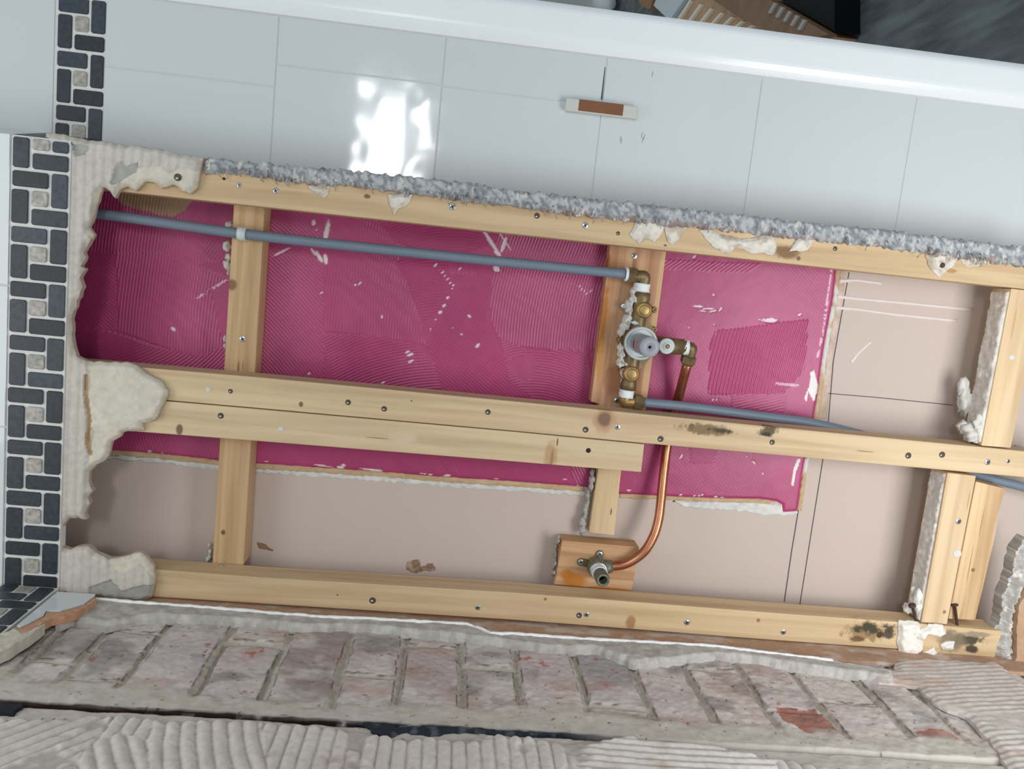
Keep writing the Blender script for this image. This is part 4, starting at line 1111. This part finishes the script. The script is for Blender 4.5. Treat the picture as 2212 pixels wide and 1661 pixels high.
vbd = timber('valve_board', 'reddish pine board fixed behind the brass shower valve', 'board',
             [onW(*p, WVB) for p in ((1318, 530), (1276, 868), (1293, 872), (1293, 880), (1395, 886), (1440, 540))], W_BOARD + .0022, WVB, 'v', (205, 164, 126), (166, 118, 84),
             [K(1318, 807, .008, .012, WVB, (120, 80, 58)), K(1325, 820, .02, .03, WVB, (170, 118, 84), .5)],
             [K(1303, 700, .006, .08, WVB, (176, 110, 40), .9), K(1315, 570, .003, .018, WVB, (170, 100, 44), .5), K(1296, 780, .005, .04, WVB, (190, 136, 70), .7), K(1430, 600, .008, .07, WVB, (212, 176, 132), .2), K(1415, 700, .008, .07, WVB, (212, 176, 132), .2), K(1397, 820, .008, .06, WVB, (210, 172, 130), .2), K(1370, 570, .004, .02, WVB, (160, 112, 78), .5)])
screw(vbd, 1370, 553, WVB, 's', .0048); screw(vbd, 1332, 865, WVB, 's', .0044)
WOB = -0.052
obk = timber('outlet_block', 'orange pine block carrying the brass hose outlet', 'block',
             [onW(*p, WOB) for p in ((1214, 1168), (1200, 1250), (1196, 1263), (1228, 1266), (1365, 1279), (1374, 1220), (1381, 1182))], W_BOARD + .0022, WOB, 'u', (207, 167, 126), (177, 132, 96),
             [K(1296, 1166, .2, .010, WOB, (206, 164, 116), .4)],
             [K(1240, 1255, .024, .018, WOB, (196, 122, 40), .7), K(1310, 1274, .05, .006, WOB, (186, 104, 28), .7), K(1225, 1240, .012, .010, WOB, (192, 120, 44), .6)])
lm = MB()
for i in range(16):
    t = i / 15; x = 1209 - 11 * t; y = 1163 + 82 * t
    u, v = onW(x, y, -.062); lm.blob((u - .002, v, -.066 + random.uniform(-.012, .010)), (.0026, random.uniform(.003, .006), .004), i + 70, .35, 8)
lm.build('plaster_crust', M_PLGREY, obk, smooth=True)

nr = timber('noggin', 'pine noggin with a plaster-caked side, between top and middle studs', 'noggin',
            [onW(*p, -.003) for p in ((2185, 623), (2120, 963), (2184, 968), (2252, 630))], -.047, -.003, 'v', (221, 195, 156), (207, 176, 137), [K(2190, 700, .002, .03, -.003, (200, 160, 112), .4)])
screw(nr, 2186, 771, -.003, 'w', .005)
# caked side: grey plaster coat on the face turned to the left
def side_coat(parent, name, v0_, v1_, u_fn, w0_, w1_, th, seed, cols, parent_mat=A_GEN):
    res = .0016; nv = int((v1_ - v0_) / res); nw = int((w1_ - w0_) / res) + 1
    mb = MB(); cl = []
    vv_ = np.linspace(v0_, v1_, nv); ww = np.linspace(w0_, w1_, nw)
    VV, WW_ = np.meshgrid(vv_, ww, indexing='ij')
    H = th * (.35 + fbm(VV * 70, WW_ * 70, seed)) + .002 * (vn(VV * 300, WW_ * 180, seed + 2) - .5)
    ed = np.minimum(np.minimum(VV - v0_, v1_ - VV), np.minimum(WW_ - w0_, w1_ - WW_)); H = H * sst(0, .003, ed)
    U_ = np.array([u_fn(v) for v in vv_])[:, None] - H + .0006
    C = mix(cols[0], cols[1], sst(.35, .65, fbm(VV * 90, WW_ * 120, seed + 5)).ravel())
    C = mix(C, cols[2], sst(.62, .72, fbm(VV * 60, WW_ * 90, seed + 7)).ravel())
    vs_ = np.stack([U_.ravel(), VV.ravel(), WW_.ravel()], 1)
    fs = [[i * nw + j, (i + 1) * nw + j, (i + 1) * nw + j + 1, i * nw + j + 1] for i in range(nv - 1) for j in range(nw - 1)]
    mb.add(vs_.tolist(), fs, 0, True)
    return mb.build(name, parent_mat, parent, col=C)
p0 = onW(2185, 623, -.003); p1 = onW(2120, 963, -.003)
side_coat(nr, 'plaster_coat', p1[1] + .004, p0[1] - .004, lambda v: p0[0] + (v - p0[1]) / (p1[1] - p0[1]) * (p1[0] - p0[0]), -.046, -.005, .005, 5,
          (lin(212, 204, 192), lin(230, 224, 214), lin(244, 242, 236)))
lm = MB()
for x, y, w, s_, sd in ((2085, 870, -.05, (.012, .020, .010), 1), (2080, 838, -.052, (.008, .018, .008), 2), (2092, 888, -.05, (.008, .008, .008), 3), (2100, 930, -.022, (.014, .012, .014), 4), (2085, 922, -.030, (.012, .010, .008), 5), (2118, 912, -.012, (.010, .013, .006), 6), (2100, 945, -.02, (.010, .008, .012), 7), (2118, 925, -.014, (.008, .01, .008), 8)):
    u, v = onW(x, y, w); lm.blob((u, v, w), s_, sd, .35, 16)
lm.build('plaster_lump', M_PLASTER, nr, smooth=True)

nl = timber('noggin', 'pine noggin with a grey cement side, its foot over the mouldy stud end', 'noggin',
            [onW(*p, -.002) for p in ((2047, 1021), (1990, 1344.5), (2046, 1349), (2109, 1028))], -.047, -.002, 'v', (223, 197, 159), (205, 173, 133),
            [K(2040, 1322, .004, .004, -.002, (150, 112, 80)), K(2092, 1080, .001, .02, -.002, (180, 140, 98), .3)])
screw(nl, 2070, 1126, -.002, 's', .0050); screw(nl, 2068, 1196, -.002, 'w', .007)
p2 = onW(2047, 1021, -.002); p3 = onW(1989, 1349, -.002)
side_coat(nl, 'cement_coat', p3[1] + .004, p2[1] - .002, lambda v: p2[0] + (v - p2[1]) / (p3[1] - p2[1]) * (p3[0] - p2[0]), -.044, -.005, .004, 25,
          (lin(214, 210, 202), lin(228, 225, 218), lin(244, 242, 236)))
lm = MB()
for x, y, w, s_, sd in ((1982, 1290, -.01, (.006, .014, .006), 1), (1976, 1300, -.02, (.007, .010, .007), 2), (1963, 1314, -.03, (.008, .009, .010), 3), (1982, 1310, -.012, (.006, .012, .006), 4), (1972, 1276, -.02, (.003, .008, .003), 5)):
    u, v = onW(x, y, w); lm.blob((u, v, w), s_, sd + 50, .4, 14)
lm.build('plaster_lump', mat('gypsum', (232, 230, 222), .9, 0, .04, 100, .5), nl, smooth=True)
n2 = timber('noggin', 'grainy pine noggin set back to the right of the cement-sided noggin', 'noggin',
            [onW(*p, -.016) for p in ((2108, 1040), (2049, 1337), (2107, 1340), (2124, 1270), (2150, 1160), (2160, 1100), (2172, 1055))], -.058, -.016, 'v', (221, 192, 151), (191, 156, 115),
            [K(2102, 1231, .004, .004, -.016, (140, 96, 62)), K(2120, 1130, .001, .03, -.016, (170, 126, 82), .3), K(2095, 1220, .0008, .04, -.016, (160, 118, 76), .3), K(2152, 1150, .006, .06, -.016, (208, 176, 158), .4)])

# ================================================================== PLUMBING
def spline(pts, k=10):
    P = [Vector(p) for p in pts]; P = [P[0] * 2 - P[1]] + P + [P[-1] * 2 - P[-2]]; out = []
    for i in range(1, len(P) - 2):
        for j in range(k):
            t = j / k; a, b_, c, d_ = P[i - 1], P[i], P[i + 1], P[i + 2]
            out.append(tuple(.5 * (2 * b_ + (c - a) * t + (2 * a - 5 * b_ + 4 * c - d_) * t * t + (3 * b_ - a - 3 * c + d_) * t ** 3)))
    out.append(tuple(P[-2])); return out
def PX(l): return [(*onW(x, y, w), w) for x, y, w in l]

up = MB().tube(spline(PX([(120, 452, -.036), (260, 468, -.036), (523, 505, -.0335), (800, 536, -.034), (1100, 567, -.036), (1352, 592, -.037)])), .0075, 20)
tag(up.build('water_pipe', M_PIPE), 'grey plastic water pipe running from the left edge to the top of the shower valve', 'pipe', 'grey plastic supply pipes')
lp = MB().tube(spline(PX([(1384, 868, -.040), (1500, 880, -.045), (1640, 898, -.052), (1770, 917, -.0545), (1950, 965, -.0560), (2100, 1022, -.0545), (2212, 1052, -.048), (2330, 1082, -.046)])), .0075, 20)
tag(lp.build('water_pipe', M_PIPE), 'grey plastic water pipe running from the foot of the shower valve behind the middle stud', 'pipe', 'grey plastic supply pipes')
cp = MB().tube(spline(PX([(1484.5, 788, -.0430), (1481, 800, -.046), (1470, 842, -.062), (1459, 880, -.0715), (1448, 925, -.072), (1441, 965, -.070), (1434, 1020, -.062), (1428, 1080, -.053), (1423, 1120, -.046), (1413, 1155, -.041), (1395, 1187, -.0385), (1372, 1207, -.0385), (1345, 1220, -.0385), (1318, 1223, -.0385)]), 8), .0075, 20)
cpo = empty('copper_pipe', cp.origin()); tag(cpo, 'bent copper pipe dropping from the shower valve to the hose outlet', 'pipe')
cp.build('tube', M_COPPER, cpo)
# pipe clip on the left batten
cu_, cv_ = onW(522, 506, -.03)
pc = empty('pipe_clip', W3(cu_, cv_, -.03)); tag(pc, 'white plastic clip holding the grey pipe on the left batten', 'clip')
up_dir = Vector((*onW(560, 510, -.0335), 0)) - Vector((*onW(490, 501, -.0335), 0)); up_dir.normalize()
cc = Vector((*onW(523, 505, -.0335), -.0335))
MB().lathe(tuple(cc - up_dir * .006), tuple(up_dir), [(.0078, 0), (.0098, 0), (.0100, .004), (.0098, .012), (.0078, .012)], 24).build('ring', M_GEAR, pc)
MB().box(cc.x - .006, cc.x + .006, cc.y - .007, cc.y + .007, WB, -.0405).build('foot', M_GEAR, pc, bevel=.001)

# ---- thermostatic shower valve
def P3(x, y, w): return (*onW(x, y, w), w)
vo = empty('shower_valve', W3(*P3(1370, 750, -.06)))
tag(vo, 'brass thermostatic shower valve with grey spindle and white toothed rings', 'shower valve')
A = Vector(P3(1388, 632, -.040)); Bb = Vector(P3(1356, 842, -.040)); ax = (Bb - A).normalized()
body = MB()
body.tube([tuple(A.lerp(Bb, t)) for t in (0, .06, .1, .3, .5, .7, .9, .94, 1)], [.0125, .0125, .0115, .0115, .013, .0115, .0115, .0125, .0125], 24)
cen = Vector(P3(1383, 743, -.040))
body.lathe(tuple(cen + Vector((0, 0, -.016))), (0, 0, 1), [(.020, 0), (.0245, .003), (.0245, .022), (.022, .026)], 36)
arm_d = (Vector(P3(1470, 749, -.040)) - cen).normalized()
body.tube([tuple(cen), tuple(cen + arm_d * .036), tuple(cen + arm_d * .071)], [.0150, .0135, .0122], 24)
tc_ = Vector(P3(1388, 669, -.040)); bc = Vector(P3(1361, 806, -.040))
for c in (tc_, bc): body.lathe(tuple(c + Vector((0, 0, -.014))), (0, 0, 1), [(.011, 0), (.0132, .003), (.0132, .020)], 28)
body.prism(PW([(1350, 690), (1368, 680), (1405, 700), (1412, 715), (1405, 770), (1385, 795), (1350, 790), (1342, 740)], -.045), -.056, -.040)
body.build('body', M_BRASS, vo)
for c in (tc_, bc):
    MB().lathe(tuple(c), (0, 0, 1), [(.0132, .004), (.0134, .008), (.0126, .0115), (.0100, .0135), (.0088, .0136), (.0086, .0130), (.0080, .0130), (.0078, .0142), (.0070, .0146), (.0001, .0146)], 32).build('check_valve_cap', M_BRASSB, vo)
for x, y, k in ((1347, 661, 0), (1414, 669, 1), (1340, 735, 1), (1344, 800, 1), (1414, 712, 1)):
    p = P3(x, y, -.048); mb = MB().lathe((p[0], p[1], -.060), (0, 0, 1), [(.0045, 0), (.0048, .010), (.0040, .013), (.0018, .0135), (.0016, .011), (.0001, .011)], 16)
    q = Vector(P3(1385 - (y - 640) * .15, y, -.052)); d_ = (q - Vector((p[0], p[1], -.052)))
    mb.tube([(p[0], p[1], -.053), tuple(Vector((p[0], p[1], -.053)) + d_ * .6)], .0042, 12)
    mb.build('fixing_lug', M_STEEL if k == 0 else M_BRASSB, vo)
# toothed white ring with stepped bore
def gear(n_, amt): return lambda k, i: 1 + (amt if k % 2 else 0)
gc = Vector(P3(1385, 742, -.010))
MB().lathe(tuple(gc), (0, 0, 1), [(.0225, -.006), (.0252, -.006), (.0252, -.001), (.0240, .0006), (.0232, .0016), (.0222, .0010), (.0214, -.0030), (.0185, -.0042), (.0170, -.0040), (.0166, -.012), (.0100, -.012)], 120,
           mod=lambda k, i: 1 + (.022 if (k % 2 and i in (1, 2)) else 0)).build('temperature_ring', M_GEAR, vo)
sp = MB().lathe(tuple(gc), (0, 0, 1), [(.0150, -.016), (.0150, .0), (.0142, .001), (.0142, .010), (.0148, .011), (.0148, .020), (.0142, .021), (.0142, .030), (.0150, .031), (.0150, .0545), (.0143, .056), (.0022, .056), (.0020, .050), (.0001, .050)], 40)
sp.build('spindle', M_GREY, vo)
MB().lathe(tuple(gc), (0, 0, 1), [(.0019, .0500), (.0019, .0562), (.0001, .0562)], 14).build('spindle_hole', M_BLACK, vo)
red = MB(); 
for k in range(5):
    an = math.pi * (.93 + .045 * k); red.box(*( (lambda c: (c[0] - .0008, c[0] + .0008, c[1] - .0014, c[1] + .0014))((gc.x + .01455 * math.cos(an), gc.y + .01455 * math.sin(an)))), gc.z + .0115, gc.z + .019)
red.build('red_mark', mat('red_paint', (170, 30, 50), .5), vo)
fg = Vector(P3(1441, 748, -.008))
MB().lathe(tuple(fg), (0, 0, 1), [(.0100, -.006), (.0116, -.006), (.0116, -.001), (.0106, .0006), (.0052, .0008), (.0050, .0022), (.0036, .0024), (.0034, .0016)], 88,
           mod=lambda k, i: 1 + (.05 if (k % 2 and i in (1, 2)) else 0)).build('flow_gear', M_GEAR, vo)
sl_ = MB().lathe(tuple(fg), (0, 0, 1), [(.0034, -.024), (.0034, .0028), (.0001, .0030)], 20)
sl_.build('flow_spindle', M_BRASSB, vo)
MB().lathe(tuple(fg + Vector((0, 0, -.032))), (0, 0, 1), [(.012, 0), (.012, .018), (.009, .022), (.009, .026)], 24).build('flow_housing', M_BRASS, vo)
# joints: tape rings, elbows, nuts
def ring(p, axis, r, l, name='ptfe_tape', m=M_PTFE, sd=0):
    rr = random.Random(sd); mb = MB()
    prof = []
    for k in range(9): prof.append((r * (1 + rr.uniform(-.05, .07)), l * k / 8))
    a = Vector(axis).normalized(); mb.lathe(tuple(Vector(p) - a * l / 2), tuple(a), [(r * .8, 0)] + prof + [(r * .8, l)], 22, mod=lambda k, i: 1 + .035 * math.sin(k * 1.7 + i))
    return mb.build(name, m, vo)
ring(P3(1386, 621, -.039), ax, .0122, .013, sd=1)
ring(P3(1353, 850, -.039), ax, .0112, .012, sd=2)
ring(P3(1480, 750, -.040), arm_d, .0122, .0085, sd=3)
pd = (Vector(P3(1352, 592, -.038)) - Vector(P3(1250, 582, -.037))).normalized()
e1 = Vector(P3(1392, 598, -.038))
MB().tube(spline([tuple(e1 - pd * .020), tuple(e1 - pd * .009), tuple(e1), tuple(e1 + ax * .010), tuple(e1 + ax * .018)], 6), [.0090] * 25, 20).build('inlet_elbow', M_BRASS, vo)
def nut(p, axis, r, l, name='compression_nut'):
    return MB().lathe(tuple(Vector(p)), tuple(axis), [(r * .86, 0), (r, .0012), (r, l - .0012), (r * .88, l), (r * .72, l + .003)], 6, sm=False).build(name, M_BRASS, vo)
nut(Vector(P3(1355, 592.5, -.038)), pd, .0125, .013)
ring(Vector(P3(1353, 592, -.038)), pd, .0105, .004, 'ptfe_tail', sd=5)
pd2 = (Vector(P3(1500, 881, -.042)) - Vector(P3(1388, 868, -.040))).normalized()
e2 = Vector(P3(1350, 866, -.040))
MB().tube(spline([tuple(e2 - ax * .014), tuple(e2 - ax * .007), tuple(e2), tuple(e2 + pd2 * .009), tuple(e2 + pd2 * .018)], 6), [.0088] * 25, 20).build('inlet_elbow', M_BRASSB, vo)
nut(Vector(P3(1369, 867, -.040)), pd2, .0125, .013)
e3 = Vector(P3(1493, 753, -.040)); cd = (Vector(P3(1482, 795, -.0445)) - Vector(P3(1489, 770, -.040))).normalized()
MB().tube(spline([tuple(e3 - arm_d * .012), tuple(e3 - arm_d * .006), tuple(e3), tuple(e3 + cd * .010), tuple(e3 + cd * .02)], 6), [.0095] * 25, 20).build('outlet_elbow', M_BRASS, vo)
nut(Vector(P3(1489, 769, -.040)), cd, .0122, .012)
# old plaster caked along its left side
pc_ = MB()
for i, (x, y, sx, sy) in enumerate(((1369, 630, 5, 8), (1368, 645, 6, 9), (1362, 662, 8, 11), (1364, 675, 6, 8), (1355, 690, 7, 9), (1350, 706, 8, 10), (1344, 718, 6, 8), (1340, 752, 5, 8), (1342, 765, 6, 9), (1344, 778, 7, 9), (1340, 787, 6, 5), (1346, 805, 4, 8), (1350, 822, 5, 10), (1348, 835, 4, 7), (1352, 785, 6, 4))):
    u, v = onW(x, y, -.045); pc_.blob((u, v, -.047 + .004 * math.sin(i * 1.9)), (sx * .00105, sy * .00098, .012), i + 200, .28, 14)
pc_.build('plaster_crust', mat('crust', (220, 214, 206), .9, 0, .1, 140, .7, 300), vo, smooth=True)
u, v = onW(1371, 697, -.030)
MB().prism([(u - .008, v), (u, v + .0035), (u + .008, v - .001), (u, v - .004)], -.034, -.0285).build('cast_plate', M_STEEL, vo, bevel=.0005)

# ---- hose outlet elbow on its block
ho = empty('hose_outlet', W3(*P3(1291, 1228, -.045)))
tag(ho, 'greenish brass hose outlet pointing out of the pine block', 'outlet')
oc = Vector(P3(1290, 1226, -.040))
def ear(x, y):
    p = Vector(P3(x, y, WOB + .002)); q = Vector((oc.x, oc.y, WOB + .002)); d_ = (q - p).normalized(); e_ = Vector((-d_.y, d_.x, 0)) * .0062
    mb = MB(); arc = [(p.x + .0062 * math.cos(t), p.y + .0062 * math.sin(t)) for t in np.linspace(math.atan2(d_.y, d_.x) + math.pi / 2, math.atan2(d_.y, d_.x) + 3 * math.pi / 2, 9)]
    mb.prism(arc + [(q.x - e_.x, q.y - e_.y), (q.x + e_.x, q.y + e_.y)], WOB + .0003, WOB + .0032, inset=.0005)
    o = mb.build('mounting_ear', M_BRASS, ho)
    screw(ho, x, y, WOB + .0032, 's', .0048)
ear(1296, 1197); ear(1255, 1214)
MB().lathe((oc.x, oc.y, WOB), (0, 0, 1), [(.0150, .0004), (.0160, .004), (.0160, .020), (.0150, .024), (.0136, .026)], 32).build('elbow_body', M_VERD, ho)
MB().tube([(oc.x + .004, oc.y + .001, -.0385), (*onW(1312, 1224, -.0385), -.0385), (*onW(1322, 1223, -.0385), -.0385)], [.0112, .0110, .0098], 22).build('pipe_socket', M_VERD, ho)
MB().lathe((oc.x, oc.y, -.028), (0, 0, 1), [(.0136, 0), (.0145, .002), (.0145, .004), (.0125, .005)], 32).build('collar', M_STEEL, ho)
t_ = MB(); prof = [(.0100, -.024)]
for k in range(9): prof.append((.0122 + .0004 * math.sin(k * 2.2), -.024 + .013 * k / 8))
t_.lathe((oc.x, oc.y, 0), (0, 0, 1), prof + [(.0098, -.011)], 28, mod=lambda k, i: 1 + .03 * math.sin(k * 1.3 + i))
t_.build('ptfe_tape', M_PTFE, ho)
prof = [(.0098, -.026), (.0098, -.011)]
for k in range(5): prof += [(.0110, -.0105 + .005 * k), (.0110, -.009 + .005 * k), (.0102, -.0082 + .005 * k), (.0102, -.0066 + .005 * k)]
prof += [(.0104, .0135), (.0096, .0148), (.0068, .0148), (.0064, .0130), (.0062, -.012)]
MB().lathe((oc.x, oc.y, 0), (0, 0, 1), prof, 32).build('threaded_spigot', M_VERD, ho)
MB().lathe((oc.x, oc.y, 0), (0, 0, 1), [(.0062, -.014), (.0062, -.004), (.0001, -.004)], 20).build('spigot_bore', M_BLACK, ho)

# ================================================================== THINGS ON THE TILES AND IN THE NEXT ROOM
b0 = onW(1221, 232, W_TILE + .012); b1 = onW(1377, 253, W_TILE + .012)
br = empty('wall_bracket', W3((b0[0] + b1[0]) / 2, b0[1], W_TILE))
tag(br, 'small clear plastic bracket with a brown middle on the white tiles', 'bracket')
vm = (onW(1221, 226, W_TILE + .012)[1] + onW(1377, 240, W_TILE + .012)[1]) / 2 - .0005
MB().box(b0[0], b1[0], vm - .0095, vm + .0095, W_TILE, W_TILE + .012).build('clear_body', mat('milky_plastic', (206, 203, 196), .18, 0, .02, 40, spec=.6), br, bevel=.002)
q0 = onW(1250, 230, W_TILE + .0125)[0]; q1 = onW(1346, 240, W_TILE + .0125)[0]
MB().box(q0, q1, vm - .0075, vm + .0092, W_TILE + .010, W_TILE + .0128).build('brown_strip', M_BRAC, br, bevel=.0006)

# slatted wooden rack lying on the floor of the next room
def FU(x, y, u): v, w = onU(x, y, u); return (v, w)
UF = 1.25
rk = empty('slatted_rack', W3(UF, *FU(1560, 40, UF))); 
tag(rk, 'tan wooden rack with cream slats lying on the dark floor', 'rack')
def floor_prism(mb, poly, h0, h1, mi=0):
    pm = MB().prism([(p[0], p[1]) for p in poly], 0, 1)
    mb.add([(UF - (h0 if p[2] < .5 else h1), p[0], p[1]) for p in pm.v], pm.f, mi); return mb
UR = UF - .10
base = [FU(*p, UR) for p in ((1452, 52), (1495, -12), (1640, -14), (1790, 78), (1740, 110), (1640, 100))]
floor_prism(MB(), base, .002, .07).build('base_board', mat('tan_wood', (190, 150, 112), .6, 0, .12, 12), rk)
mid_b = [FU(*p, UR - .02) for p in ((1520, -14), (1640, -14), (1790, 74), (1720, 92), (1600, 40))]
floor_prism(MB(), mid_b, .088, .12).build('brown_board', mat('brown_wood', (128, 94, 64), .6, 0, .15, 12), rk)
for i in range(8):
    x0 = 1450 + i * 22; y0 = 52 + i * 4; 
    s_ = [FU(*p, UR - .005) for p in ((x0 - 2, y0), (x0 + 3, y0 + 1), (x0 + 37, y0 - 52 + 5 * i), (x0 + 32, y0 - 53 + 5 * i))]
    floor_prism(MB(), s_, .0705, .087).build('slat', mat('cream_slat', (232, 222, 200), .5), rk)
for i in range(5):
    x0 = 1664 + i * 16; y0 = 28 + i * 9
    s_ = [FU(*p, UR - .02) for p in ((x0, y0), (x0 + 5, y0 + 2), (x0 + 18, y0 - 20), (x0 + 13, y0 - 22))]
    floor_prism(MB(), s_, .1205, .13).build('slat', mat('grey_slat', (168, 166, 160), .5), rk)
bt = empty('tray', W3(UF, *FU(1745, 10, UF))); tag(bt, 'black plastic tray on the dark floor beyond the slatted rack', 'tray')
floor_prism(MB(), [FU(*p, UR) for p in ((1662, -12), (1690, -40), (1797, -40), (1796, 66))], .002, .09).build('tray_base', M_BLACK, bt)
cbx = empty('cardboard_box', W3(UF, *FU(1393, 5, UF))); tag(cbx, 'brown cardboard box at the top edge beside the white tub', 'box')
floor_prism(MB(), [FU(*p, UR) for p in ((1374, -8), (1385, 12), (1404, 20), (1412, -8))], .002, .10).build('carton', mat('cardboard', (148, 106, 74), .7, 0, .08, 20), cbx)
tb = empty('plastic_tub', W3(UF, *FU(1440, 8, UF))); tag(tb, 'ribbed white plastic tub left of the slatted rack', 'tub')
floor_prism(MB(), [FU(*p, UR) for p in ((1420, -8), (1412, 12), (1446, 44), (1468, 12), (1484, -10))], .002, .10).build('tub_body', mat('white_tub', (206, 214, 216), .4), tb)
bg = empty('plastic_bag', W3(UF, *FU(1340, 10, UF))); tag(bg, 'crumpled clear and white plastic bag behind the trim', 'bag')
v, w = FU(1290, -2, UF - .1); v2, w2 = FU(1350, 18, UF - .1); v2 = v + (v2 - v) * .5; w2 = w + (w2 - w) * .5
MB().tube([(UF - .101, v, w), (UF - .101, (v + v2) / 2, (w + w2) / 2), (UF - .101, v2, w2)], [.07, .10, .06], 18).build('bag_body', mat('white_bag', (228, 232, 234), .35, 0, .04, 8, .8, 10), bg, smooth=True)
